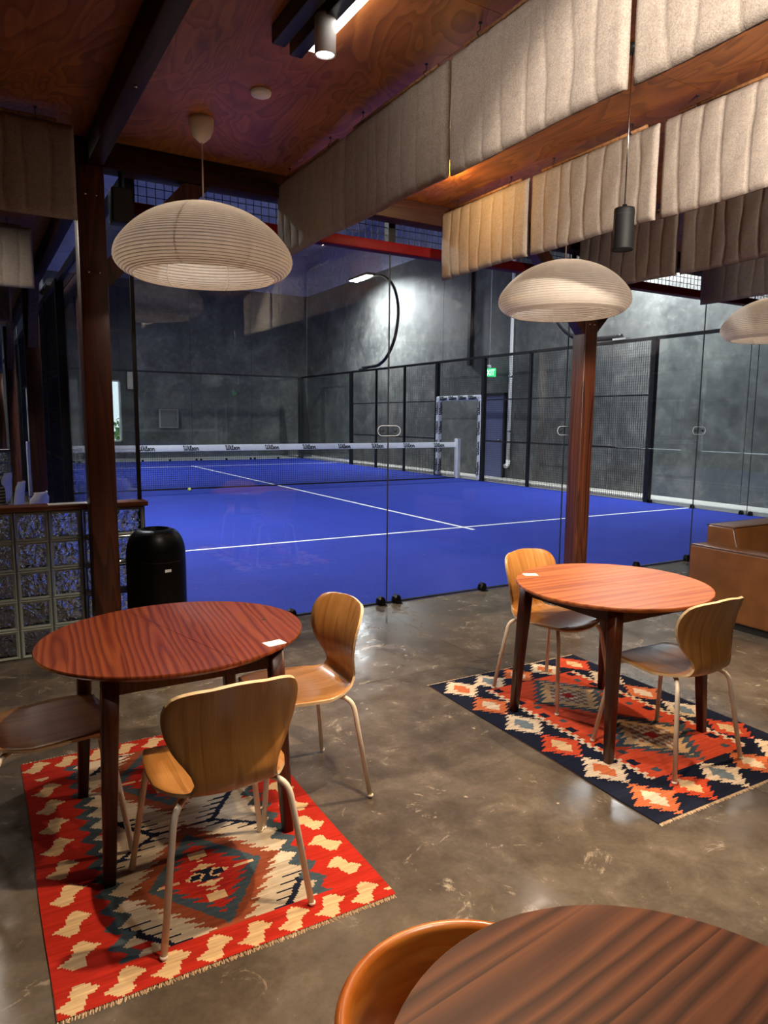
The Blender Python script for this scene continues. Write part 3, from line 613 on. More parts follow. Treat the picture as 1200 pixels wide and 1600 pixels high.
# arched light masts
def mast(X, Y, s, label):
    t = thing('arched_light_mast', label, 'floodlight', (X, Y, 0), 0, 'arched light masts of the court')
    prof = [(0, 3.125), (.45, 3.13), (1.05, 3.17), (1.55, 3.42), (1.95, 3.9), (2.12, 4.55), (2.02, 5.05), (1.75, 5.45), (1.3, 5.72), (.8, 5.82), (.25, 5.84)]
    pts = catmull([(0, -s*y, z) for y, z in prof], 6)
    n = len(pts); obj('arched_pole', MB().tube(pts, [.055-.02*i/n for i in range(n)], 10), M['black'], t)
    obj('base_bracket', MB().box((-.07, -.16, 3.062), (.07, .16, 3.10)), M['chrome'], t)
    y0 = s*.1
    h = obj('lamp_head', MB().rbox((-.16, y0-.6*1, 5.90), (.16, y0+.6, 5.98), .02, 2), M['black'], t)
    obj('led_panel', MB().box((-.14, y0-.57, 5.885), (.14, y0+.57, 5.899)), M['led_court'], h)
    obj('lamp_bracket', MB().tube([(0, -s*.25, 5.84), (0, 0, 5.88), (0, y0, 5.90)], .03), M['white'], t)
    inw = -1 if X > -5 else 1
    lo = light('court_led', 'AREA', (X+inw*.02, Y+y0, 5.86), P_COURT, COOL, (X+inw*2.6, Y+y0, 0), .32, 1.15, spread=150); lo.rotation_euler = (0, radians(-25*-inw) if inw < 0 else radians(-25), 0)
    return t
mast(0, 15.2, 1, 'black arched light mast over the far right of the court')
mast(0, 4.8, -1, 'arched light mast over the right fence, behind the timber post')
mast(-10, 15.2, 1, 'arched light mast over the far left of the court')
mast(-10, 4.8, -1, 'arched light mast over the left fence near the corridor')
# hall fittings
t = thing('conduit_pipe', 'white vertical conduit pipe on the right concrete wall', 'pipe', (1.13, 9.35, 0))
obj('pipe', MB().tube([(0, 0, .45), (0, 0, 6.2)], .045, 10), M['white'], t); obj('elbow', MB().tube([(0, 0, .48), (0, 0, .40), (-.03, 0, .34), (-.10, 0, .32)], .06, 10), M['white'], t)
for z in (1.2, 2.6, 4.2): obj('pipe_strap', MB().tube([(0, 0, z), (0, 0, z+.05)], .055, 10), M['chrome'], t)
t = thing('exit_sign', 'green lit EXIT sign hanging by the right concrete wall', 'sign', (0.75, 9.75, 2.62), radians(-42))
obj('sign_body', MB().rbox((-.17, -.02, 0), (.17, .02, .22), .006, 1), M['exit_green'], t)
obj('lettering', strokes(EXI, .13, .022, .004, 1.0), M['exit_white'], t, (0, -.021, .11))
obj('hanger', MB().tube([(0, 0, .22), (0, 0, .30)], .05).tube([(0, 0, .3), (0, 0, 5.37)], .006), M['white'], t)
d = struct('door_1', 'blue-grey service door in the right concrete wall'); obj('door_leaf', MB().box((1.165, 9.62, 0), (1.20, 10.5, 2.15)), M['door_blue'], d); obj('door_frame', MB().box((1.15, 9.55, 0), (1.2, 9.62, 2.22)).box((1.15, 10.5, 0), (1.2, 10.57, 2.22)).box((1.15, 9.55, 2.15), (1.2, 10.57, 2.22)), M['black'], d)
obj('door_handle', MB().tube([(1.12, 9.72, 1.0), (1.12, 9.84, 1.0)], .012).tube([(1.17, 9.72, 1.0), (1.12, 9.72, 1.0)], .012), M['chrome'], d)
t = thing('downpipe', 'dark vertical downpipe on the right concrete wall', 'pipe', (1.13, 11.1, 0)); obj('pipe', MB().box((-.05, -.06, 3.0), (.05, .06, 6.35)), M['black'], t); obj('pipe_strap', MB().box((-.06, -.09, 5.0), (.06, .09, 5.05)), M['black'], t)
t = thing('fire_extinguisher', 'dark red fire extinguisher on the right concrete wall', 'fire extinguisher', (1.09, 2.25, .95))
obj('cylinder', MB().lathe([(0, 0), (.075, 0), (.08, .02), (.08, .36), (.05, .43), (.02, .45), (0, .45)], 16), M['red_steel'], t); obj('valve', MB().cbox((0, 0, .48), (.05, .04, .06)).tube([(0, 0, .5), (-.08, 0, .48)], .01), M['black'], t)
obj('hose', MB().tube(catmull([(0, .03, .48), (-.02, .10, .38), (-.02, .10, .15)], 5), .01), M['black_soft'], t)
t = thing('wall_light', 'small pale rectangular wall light on the far end wall', 'lamp', (-5.75, 22.15, 2.5)); obj('lamp_body', MB().rbox((-.17, -.05, 0), (.17, .05, .62), .02, 2), M['cream'], t); obj('back_plate', MB().box((-.2, .03, -.03), (.2, .05, .65)), M['black'], t)
t = thing('electrical_panel', 'grey electrical cabinet on the far end wall', 'cabinet', (-4.5, 22.11, 1.1)); obj('panel_box', MB().rbox((-.35, -.08, 0), (.35, .08, .7), .01, 1), M['door_grey'], t); obj('panel_door', MB().box((-.31, -.09, .04), (.31, -.08, .66)), M['plaster'], t); obj('handle', MB().cbox((.25, -.1, .35), (.03, .02, .1)), M['chrome'], t)
d = struct('door_2', 'wide grey door at the left of the far end wall'); obj('door_leaf', MB().box((-9.25, 22.16, 0), (-7.6, 22.20, 2.8)), M['door_grey'], d); obj('door_frame', MB().box((-9.33, 22.14, 0), (-9.25, 22.2, 2.88)).box((-7.6, 22.14, 0), (-7.52, 22.2, 2.88)).box((-9.33, 22.14, 2.8), (-7.52, 22.2, 2.88)), M['plaster'], d)

# ================================================================== glass block walls
blk_me = None; rim_me = None
def block_wall(x0, y, cols, rows, pitch, label, cap_ext=0.02):
    global blk_me, rim_me
    t = thing('glass_block_wall', label, 'partition', (x0, y, 0))
    if blk_me is None:
        h = pitch/2-.0045; mb = MB(); n = 12; hc = h*.80
        for sgn in (-1, 1):
            vs = []; fs = []
            for i in range(n+1):
                for j in range(n+1):
                    u_ = -1+2*i/n; w_ = -1+2*j/n; e = max(abs(u_), abs(w_))
                    vs.append((u_*hc, sgn*(.034+(.0035*sin(9*u_+2*sin(5*w_))*cos(7*w_+1.5*sin(4*u_)) if e < .99 else 0)), w_*hc))
            for i in range(n):
                for j in range(n):
                    q = (i*(n+1)+j, (i+1)*(n+1)+j, (i+1)*(n+1)+j+1, i*(n+1)+j+1); fs.append(q if sgn < 0 else q[::-1])
            mb.add(vs, fs, True, 0)
            R1 = [(-hc, -hc), (hc, -hc), (hc, hc), (-hc, hc)]; R2 = [(a*h/hc*.93, b2*h/hc*.93) for a, b2 in R1]; R3 = [(a*h/hc, b2*h/hc) for a, b2 in R1]
            vs = [(a, sgn*.034, b2) for a, b2 in R1]+[(a, sgn*.041, b2) for a, b2 in R2]+[(a, sgn*.036, b2) for a, b2 in R3]; fs = []
            for r_ in range(2):
                for k in range(4): q = (r_*4+k, r_*4+(k+1) % 4, r_*4+4+(k+1) % 4, r_*4+4+k); fs.append(q[::-1] if sgn < 0 else q)
            mb.add(vs, fs, False, 1)
        mb.add([(-h, -.036, -h), (h, -.036, -h), (h, .036, -h), (-h, .036, -h), (-h, -.036, h), (h, -.036, h), (h, .036, h), (-h, .036, h)], [(0, 3, 2, 1), (4, 5, 6, 7), (1, 2, 6, 5), (3, 0, 4, 7)], False, 1)
        blk_me = mb.mesh('glass_block', [M['block'], M['block_rim']])
    for i in range(cols):
        for j in range(rows): put('glass_block', blk_me, t, (-(i+.5)*pitch, 0, .005+(j+.5)*pitch*.955))
    mb = MB()
    for i in range(cols+1): mb.box((-i*pitch-.0045, -.030, 0), (-i*pitch+.0045, .030, rows*pitch*.955+.005))
    for j in range(rows+1): mb.box((-cols*pitch, -.031, j*pitch*.955-.002), (0, .031, j*pitch*.955+.010))
    obj('mortar_grid', mb, M['mortar'], t)
    ztop = rows*pitch*.955+.010
    obj('timber_cap', MB().rbox((-cols*pitch-.02, -.075, ztop), (cap_ext, .075, ztop+.032), .006, 2), M['cap'], t)
    return ztop+.032
M['cap'] = wood('red_brown_cap', (0.10, 0.026, 0.009), (0.17, 0.05, 0.018), (0.25, 0.085, 0.03), 'Object', 0, 6, 0.08, 3, 0.3, 0.8, axis='X')
bt = block_wall(-9.995, -0.062, 12, 5, .193, 'low glass block wall with timber cap beside the black bin')
block_wall(-10.42, 8.2, 8, 5, .193, 'low glass block wall farther down the corridor behind the white chairs')
sh = tag(obj('paper_sheet', MB().box((-.115, -.05, 0), (.115, .05, .0012)), M['white'], None, (-10.455, -.062, bt+.0005)), 'white paper sheet lying on the glass block wall cap', 'paper')

# bin
t = thing('waste_bin', 'black cylindrical bin with domed top beside the glass block wall', 'bin', (-9.98, -.34, 0))
R_ = .183; prof = [(R_-.01, 0), (R_, .01), (R_, .615), (R_-.002, .64)]
for k in range(1, 13): a = pi/2*k/12; prof.append((.088+(R_-.088)*cos(a), .64+.168*sin(a)))
obj('bin_body', MB().lathe(prof+[(.083, .800), (.08, .60), (0, .60)], 48), M['black_gloss'], t)
obj('opening_rim', MB().tube([(.087*cos(2*pi*k/32), .087*sin(2*pi*k/32), .808) for k in range(33)], .003, 8, False), M['black_gloss'], t)
lb = obj('label_sticker', MB().box((-.02, -.001, -.009), (.02, 0, .009)), M['white'], t, (R_*sin(.17), -R_*cos(.17)-.0008, .565), (0, 0, .17)); lb['label'] = 'small white sticker'
obj('door_seam', MB().tube([(R_*1.0005*sin(a), -R_*1.0005*cos(a), .615) for a in [-.7+1.4*k/16 for k in range(17)]], .0012, 4), M['black'], t)

# ================================================================== acoustic baffles
random.seed(11)
def baffle_mesh(seed, Lx=.965, H=.485, T=.022):
    rnd = random.Random(seed); nx, nz = 96, 20; k = rnd.choice((8, 9)); seams = []
    for i in range(1, k): seams.append((i/k*Lx+rnd.uniform(-.02, .02), rnd.uniform(.004, .012), rnd.uniform(0, 6.28), rnd.uniform(1.2, 2.2), rnd.uniform(-.010, .010)))
    mb = MB()
    def sx(s, w_): x0, a, ph, fr, sl = s; return x0+a*sin(ph+fr*pi*w_)+sl*w_
    grids = []
    for sgn in (-1, 1):
        vs = []
        for i in range(nx+1):
            for j in range(nz+1):
                u_ = i/nx*Lx; w_ = j/nz
                d = min(abs(u_-sx(s, w_)) for s in seams); e = min(u_, Lx-u_, w_*H, (1-w_)*H)
                th = T*(0.80+0.20*min(1, (d/.045))**.5)
                th *= (min(1, e/.022))**.5*.75+.25 if e < .022 else 1
                th -= .0035 if d < .006 else 0
                th += .0012*sin(37*u_+9*w_)
                vs.append((u_-Lx/2, sgn*th, -H+w_*H+.004*sin(6*u_)*(1-w_)))
        fs = []
        for i in range(nx):
            for j in range(nz):
                q = (i*(nz+1)+j, (i+1)*(nz+1)+j, (i+1)*(nz+1)+j+1, i*(nz+1)+j+1); fs.append(q if sgn < 0 else q[::-1])
        grids.append((vs, fs))
    n0 = len(grids[0][0]); vs = grids[0][0]+grids[1][0]; fs = grids[0][1]+[tuple(i+n0 for i in f) for f in grids[1][1]]
    def idx(i, j): return i*(nz+1)+j
    for i in range(nx):
        a, b2 = idx(i, 0), idx(i+1, 0); fs.append((a, n0+a, n0+b2, b2)); a, b2 = idx(i, nz), idx(i+1, nz); fs.append((b2, n0+b2, n0+a, a))
    for j in range(nz):
        a, b2 = idx(0, j), idx(0, j+1); fs.append((b2, n0+b2, n0+a, a)); a, b2 = idx(nx, j), idx(nx, j+1); fs.append((a, n0+a, n0+b2, b2))
    mb.add(vs, fs, True); return mb.mesh('quilted_panel', M['felt'])
BM = [baffle_mesh(s) for s in (1, 2, 3, 4)]
rod_me = MB().tube([(-.40, 0, .012), (.40, 0, .012)], .009, 8).mesh('hanging_rod', M['dowel'])
hook_me = MB().tube([(0, 0, .058), (0, 0, .030), (.004, .011, .020), (0, .013, .008), (-.003, 0, -.001), (0, -.013, .010)], .0022, 6).tube([(0, 0, .058), (0, 0, .0535)], .008, 8).mesh('hook', M['black'])
bn = [0]
def baffle(loc, rz, label):
    t = thing('acoustic_baffle', label, 'acoustic panel', (loc[0], loc[1], CZ-.058), rz, 'quilted felt baffles under the ceiling')
    put('quilted_panel', BM[bn[0] % 4], t); bn[0] += 1
    put('hanging_rod', rod_me, t)
    for s in (-.30, .30): put('hook', hook_me, t, (s, 0, 0))
for i, lab in enumerate(('beige quilted baffle in the left hanging row, nearest the glass', 'beige quilted baffle in the left hanging row, second from the glass', 'large beige quilted baffle in the left hanging row, at top centre', 'beige quilted baffle at the top right corner')):
    baffle((-9.07, -.718-i*.995, 0), pi/2, lab)
for i, lab in enumerate(('small beige quilted baffle lit warm yellow on its upper left', 'beige quilted baffle behind the black cylinder lamp', 'beige quilted baffle at the right edge, in front of the darker row', 'beige quilted baffle of the middle row, beyond the right edge')):
    baffle((-7.75, -.755-i*1.0, 0), pi/2, lab)
for i, lab in enumerate(('shaded quilted baffle hanging above the right-hand paper lantern', 'shaded quilted baffle at the right edge below the lighter one', 'shaded quilted baffle of the third row, beyond the right edge')):
    baffle((-6.43, -.88-i*1.0, 0), pi/2, lab)
for i, lab in enumerate(('lowest grey-shaded baffle at the right edge above the sofa', 'grey-shaded baffle of the last row, beyond the right edge')):
    baffle((-5.11, -1.10-i*1.0, 0), pi/2, lab)
for (y, x), lab in zip(((-.57, -10.87), (1.9, -10.90), (4.4, -10.95)), ('dim quilted baffle left of the timber post, nearest of three', 'dim quilted baffle over the corridor at far left, second of three', 'dim quilted baffle over the corridor at far left, smallest of three')):
    baffle((x, y, 0), 0, lab)

# ================================================================== pendants and ceiling fittings
GROOVE = []
def lantern_mesh():
    prof = []; n = 46
    pts = catmull([(.055, 0, .395), (.16, 0, .372), (.28, 0, .325), (.38, 0, .255), (.455, 0, .170), (.478, 0, .110), (.470, 0, .065), (.435, 0, .028), (.385, 0, .005)], 8)
    pr = [(p.x, p.z) for p in pts]
    S_ = [0]
    for (r0, z0), (r1, z1) in zip(pr, pr[1:]): S_.append(S_[-1]+sqrt((r1-r0)**2+(z1-z0)**2))
    out = []; nr_ = 38*4
    for i in range(nr_+1):
        q = S_[-1]*i/nr_; r = interp(q, list(zip(S_, [a for a, _ in pr]))); z = interp(q, list(zip(S_, [a for _, a in pr])))
        k_ = [0, .75, 1, .75][i % 4]; out.append((r+.0060*k_, z+.0030*k_))
    mb = MB(); n = 96; vs = []; fs = []; m_ = len(out)
    for (r, z) in out:
        for k in range(n): a = 2*pi*k/n; vs.append((r*cos(a), r*sin(a), z))
    for i in range(m_-1):
        for k in range(n): k2 = (k+1) % n; fs.append((i*n+k, (i+1)*n+k, (i+1)*n+k2, i*n+k2))
    mb.add(vs, fs, True); GROOVE.extend(out[0::4]); return mb.mesh('paper_shade', M['paper']), pr
LAN, LPR = lantern_mesh()
rib_mb = MB()
for k in range(8):
    a = 2*pi*k/8+.2; rib_mb.tube([((r-.006)*cos(a), (r-.006)*sin(a), z) for r, z in LPR[::4]], .0028, 5)
RIB = rib_mb.mesh('shade_ribs', M['cream'])
ring_mb = MB()
for r_, z_ in GROOVE[1:]: ring_mb.tube([((r_+.0012)*cos(2*pi*k/64), (r_+.0012)*sin(2*pi*k/64), z_+.0005) for k in range(65)], .0017, 4, False)  # thin brown rings laid in the grooves to strengthen the rib lines
RINGS = ring_mb.mesh('groove_rings', M['ring_brown'])
def pendant(x, y, z, label, power=4.2):
    t = thing('paper_pendant', label, 'lamp', (x, y, z), 0, 'paper pendant lamps in a row')
    put('paper_shade', LAN, t); put('shade_ribs', RIB, t); put('groove_rings', RINGS, t)['kind'] = 'stuff'
    obj('top_ring', MB().lathe([(.06, .392), (.06, .40), (.0, .402)], 24), M['cream'], t)
    c = CZ-z
    obj('cord', MB().tube([(0, 0, .39), (0, 0, c-.10)], .0045, 8), M['cream'], t)
    obj('ceiling_cup', MB().lathe([(.010, c-.125), (.020, c-.118), (.045, c-.095), (.062, c-.055), (.067, c-.02), (.067, c-.001), (0, c-.001)], 28), M['cream'], t)
    obj('bulb', MB().lathe([(0, .24), (.02, .245), (.032, .265), (.03, .29), (.018, .32), (.016, .39), (0, .39)], 16), M['cream'], t)
    light('pendant_glow', 'POINT', (x, y, z+.20), power, (1.0, .84, .68), size=.03)
pendant(-9.78, -.88, 2.278, 'large ribbed paper pendant lamp over the left table')
pendant(-7.08, -.90, 2.290, 'ribbed paper pendant lamp in front of the right timber post')
pendant(-4.36, -.90, 2.28, 'ribbed paper pendant lamp cut off at the right edge')
t = thing('cylinder_pendant', 'black cylinder pendant lamp hanging on a thin cord', 'lamp', (-8.4, -2.61, 2.27))
obj('lamp_body', MB().lathe([(.036, .034), (.040, .004), (.044, 0), (.0445, .006), (.0445, .17), (.043, .178), (.010, .180), (.010, .195), (0, .196)], 32), M['black_matt'], t)
obj('lens', MB().lathe([(0, .030), (.030, .030), (.030, .024), (0, .024)], 24), M['led'], t)
light('cylinder_spot', 'SPOT', (-8.4, -2.61, 2.262), P_SPOT*.55, WARM, (-8.4, -2.61, 0), .03, None, 120, .6); obj('groove', MB().tube([(.0446*cos(2*pi*k/32), .0446*sin(2*pi*k/32), .15) for k in range(33)], .0008, 4, False), M['black_soft'], t)
obj('cord', MB().tube([(0, 0, .19), (0, 0, CZ-2.27)], .003, 6), M['chrome'], t); obj('ceiling_cup', MB().lathe([(.0, CZ-2.27-.03), (.03, CZ-2.27-.028), (.035, CZ-2.27-.001), (0, CZ-2.27-.001)], 20), M['black'], t)
t = thing('ceiling_speaker', 'round white ceiling disc near the paper pendant', 'speaker', (-9.62, -1.36, CZ-.022)); obj('disc_cover', MB().lathe([(0, 0), (.046, .001), (.050, .006), (.050, .021), (0, .021)], 32), M['white'], t); obj('rim', MB().tube([(.05*cos(2*pi*k/32), .05*sin(2*pi*k/32), .016) for k in range(33)], .003, 6, False), M['cream'], t)
# track: twin black channels, LED strip, heads
t = thing('track_light', 'black twin track light with glowing LED strip on the plywood ceiling', 'track light', (-9.68, 0, CZ))
obj('channel', MB().rbox((-.115, -6.2, -.075), (-.055, -1.95, 0), .004, 1), M['black'], t)
obj('channel', MB().rbox((-.015, -6.2, -.075), (.042, -1.90, 0), .004, 1), M['black'], t)
obj('led_strip', MB().box((.043, -5.2, -.070), (.082, -1.97, -.03)), M['led'], t)
def head(parent, px, y, aim, power, color, spot, blend=.35, size=.03, px_off=0.035):
    o = obj('spot_head', MB().lathe([(.036, .014), (.037, 0), (.042, .002), (.042, .135), (.036, .145), (0, .146)], 24), M['white'], parent)
    p_ = Vector((px, y, -.20)); wp = Vector(parent.location)+p_; d_ = (Vector(aim)-wp).normalized()
    o.location = p_; o.rotation_euler = d_.to_track_quat('-Z', 'Y').to_euler()
    obj('lens', MB().lathe([(0, .013), (.0355, .013), (.0355, .006), (0, .004)], 24), M['led'], o)
    obj('stem', MB().tube([(px, y, -.07), (px, y, -.13)], .008), M['black'], parent)
    lp = wp+d_*.03
    light('spot', 'SPOT', lp, power, color, Vector(lp)+d_, size, None, spot, blend)
head(t, .0, -2.22, (-9.66, -2.1, 0), P_SPOT*.35, NEUT, 95)
head(t, .0, -3.28, (-10.25, -2.85, .2), P_SPOT*1.08, WARM, 88, .5)
head(t, .0, -4.6, (-9.3, -3.9, 0), P_SPOT*.30, NEUT, 95, .6)
t = thing('track_light', 'black track light on the ceiling behind the viewer', 'track light', (-10.75, 0, CZ))
obj('channel', MB().rbox((-.03, -6.6, -.06), (.03, -5.2, 0), .004, 1), M['black'], t)
head(t, 0, -5.7, (-8.88, -3.68, 2.32), P_SPOT*4.4, NEUT, 38, .3, .05)
t = thing('track_light', 'black track light between the second and third baffle rows', 'track light', (-7.1, 0, CZ))
obj('channel', MB().rbox((-.03, -5.2, -.06), (.03, -2.6, 0), .004, 1), M['black'], t)
head(t, 0, -2.9, (-8.0, -2.7, .6), P_SPOT*1.0, WARM, 80, .5)
head(t, 0, -4.7, (-6.43, -1.5, 2.4), P_SPOT*.7, NEUT, 50, .5, .05)  # unseen extra head, added to brighten the third baffle row
head(t, 0, -4.2, (-7.5, -1.0, 0), P_SPOT*.5, WARM, 60, .6)
t = thing('track_light', 'black track light between the first and second baffle rows', 'track light', (-8.8, 0, CZ))
obj('channel', MB().rbox((-.03, -6.0, -.06), (.03, -4.2, 0), .004, 1), M['black'], t)
head(t, 0, -4.7, (-7.75, -2.15, 2.25), P_SPOT*2.3, NEUT, 50, .35, .05)
head(t, 0, -5.4, (-6.4, -2.2, 1.9), P_SPOT*1.2, NEUT, 60, .5, .05)
WLAMP = (-8.20, -.92, CZ-.085)
t = thing('track_light', 'short ceiling spot lighting the small yellow baffle', 'track light', (-8.36, 0, CZ))
obj('channel', MB().rbox((-.02, -1.25, -.04), (.02, -.75, 0), .004, 1), M['black'], t)
hd = obj('spot_head', MB().lathe([(.020, 0), (.022, .004), (.022, .06), (0, .066)], 16), M['white'], t, (.06, -1.04, -.075), (0, radians(-70), 0))
obj('lens', MB().lathe([(0, .002), (.019, .002), (.019, -.001), (0, -.001)], 16), M['led'], hd)
light('warm_spot', 'POINT', WLAMP, P_WARM, (1.0, .60, .20), None, .02)
t = thing('wall_speaker', 'small black speaker box beside the left timber post', 'speaker', (-10.095, -.25, 2.665))
obj('speaker_box', MB().rbox((-.065, -.06, 0), (.065, .06, .20), .01, 2), M['black'], t); obj('speaker_grille', MB().box((-.055, -.064, .01), (.055, -.06, .19)), M['black_soft'], t); obj('mounting_arm', MB().tube([(0, 0, .20), (0, 0, .31)], .012), M['black'], t)

# ================================================================== chairs
def chair_shell():
    prof = catmull([(0, .215, .424), (0, .185, .438), (0, .10, .442), (0, 0, .437), (0, -.09, .430), (0, -.155, .432), (0, -.200, .450), (0, -.219, .492), (0, -.212, .545), (0, -.203, .605), (0, -.212, .675), (0, -.236, .745), (0, -.258, .795)], 8)
    S = [0]
    for a, b2 in zip(prof, prof[1:]): S.append(S[-1]+(b2-a).length)
    S = [s/S[-1] for s in S]
    HW = [(0, .105), (.012, .145), (.035, .172), (.07, .188), (.14, .202), (.26, .210), (.36, .205), (.43, .185), (.49, .155), (.545, .130), (.59, .122), (.635, .130), (.68, .152), (.73, .177), (.78, .195), (.83, .203), (.87, .203), (.905, .196), (.94, .181), (.965, .161), (.985, .133), (.995, .108), (1, .080)]
    nt_ = 14; rows = []; ctr = []
    for i, p in enumerate(prof):
        s = S[i]; hw = interp(s, HW); t_ = (prof[min(i+1, len(prof)-1)]-prof[max(i-1, 0)]).normalized(); nrm = Vector((0, -t_.z, t_.y))   # toward the sitter
        if nrm.y*0+nrm.z < 0 and s < .4: nrm = -nrm
        nrm = Vector((0, -t_.z, t_.y)); nrm = nrm if (s < .45 and nrm.z > 0) or (s >= .45 and nrm.y > 0) else -nrm
        row = []
        for k in range(nt_+1):
            u_ = -1+2*k/nt_
            cam_ = (.006 if s < .35 else .006+.034*min(1, (s-.35)/.3))*(hw/.2)**2
            off = cam_*u_*u_
            if s < .12: off -= .0
            q = p + nrm*off + Vector((hw*u_, 0, 0))
            if s < .05: q = q - Vector((0, .02*u_*u_, 0))
            if s > .93: q = q - Vector((0, 0, .010*u_*u_*(s-.93)/.07))
            row.append((q, nrm, hw*u_, s))
        rows.append(row)
    T = .0055; mb = MB(); nr = len(rows); uv = []
    for sgn in (1, -1):
        for row in rows:
            for q, nrm, u_, s in row: mb.v.append(tuple(q+nrm*T*sgn)); uv.append((u_*1.0, s*.82))
    w = nt_+1; n0 = nr*w
    def add(f, mi, sm): mb.f.append(f); mb.mi.append(mi); mb.sm.append(sm)
    for i in range(nr-1):
        for k in range(nt_):
            a, b2, c, d = i*w+k, i*w+k+1, (i+1)*w+k+1, (i+1)*w+k
            add((a, d, c, b2), 0, True); add((n0+a, n0+b2, n0+c, n0+d), 0, True)
    loop = [k for k in range(w)]+[i*w+nt_ for i in range(1, nr)]+[(nr-1)*w+k for k in range(nt_-1, -1, -1)]+[i*w for i in range(nr-2, 0, -1)]
    for a, b2 in zip(loop, loop[1:]+loop[:1]): add((a, b2, n0+b2, n0+a), 1, False)
    me = mb.mesh('shell', [M['oak'], M['ply_edge']])
    ul = me.uv_layers.new(name='UVMap')
    for lp in me.loops: ul.data[lp.index].uv = uv[lp.vertex_index]
    return me
SHELL = chair_shell()
def leg_mesh(sx, sy):
    p = [(.05*sx, .05*sy, .421), (.118*sx, .118*sy, .421)]
    a0, a1 = (.132, .421), (.181, .365)
    for k in range(1, 9):
        t_ = k/9; b0 = (.118, .421); b1 = (.166, .421); b2 = (.176, .392); b3 = (.181, .352)
        q = [(1-t_)**3*b0[i]+3*(1-t_)**2*t_*b1[i]+3*(1-t_)*t_*t_*b2[i]+t_**3*b3[i] for i in (0, 1)]; p.append((q[0]*sx, q[0]*sy, q[1]))
    p += [(.181*sx, .181*sy, .352), (.226*sx, .226*sy, .004)]
    return MB().tube(p, .0100, 12).mesh('leg', M['beige_steel'])
LEGS = [leg_mesh(a, b2) for a, b2 in ((-1, -1), (1, -1), (-1, 1), (1, 1))]
XBAR = MB().tube([(-.06, -.06, .421), (.06, .06, .421)], .0105, 8).tube([(-.06, .06, .4205), (.06, -.06, .4205)], .0105, 8).cbox((0, 0, .428), (.11, .11, .006)).mesh('under_frame', M['beige_steel'])
FOOT = MB().lathe([(0, 0), (.010, 0), (.0115, .003), (.0115, .010), (.0, .010)], 12).mesh('foot_cap', M['beige_steel'])
def chair(x, y, rz, label, zoff=0.0):
    t = thing('shell_chair', label, 'chair', (x, y, zoff), rz, 'oak shell chairs with beige legs'); t.scale = (1, 1, .972)
    put('shell', SHELL, t); put('under_frame', XBAR, t)
    for me, (a, b2) in zip(LEGS, ((-1, -1), (1, -1), (-1, 1), (1, 1))):
        l_ = put('leg', me, t); put('foot_cap', FOOT, l_, (.227*a, .227*b2, 0))
    return t
RZ = .0065    # rug thickness under chairs
chair(-10.355, -2.82, 0, 'oak shell chair seen from behind at the front of the left table', RZ)
chair(-9.885, -2.355, radians(90), 'oak shell chair at the right of the left table, back towards the court', RZ)
chair(-10.785, -2.26, radians(-90), 'oak shell chair cut off at the left edge by the left table', RZ)
chair(-8.235, -2.115, radians(186.5), 'oak shell chair behind the right table, facing the viewer', RZ)
chair(-8.27, -2.895, 0, 'oak shell chair seen from behind at the right table', RZ)

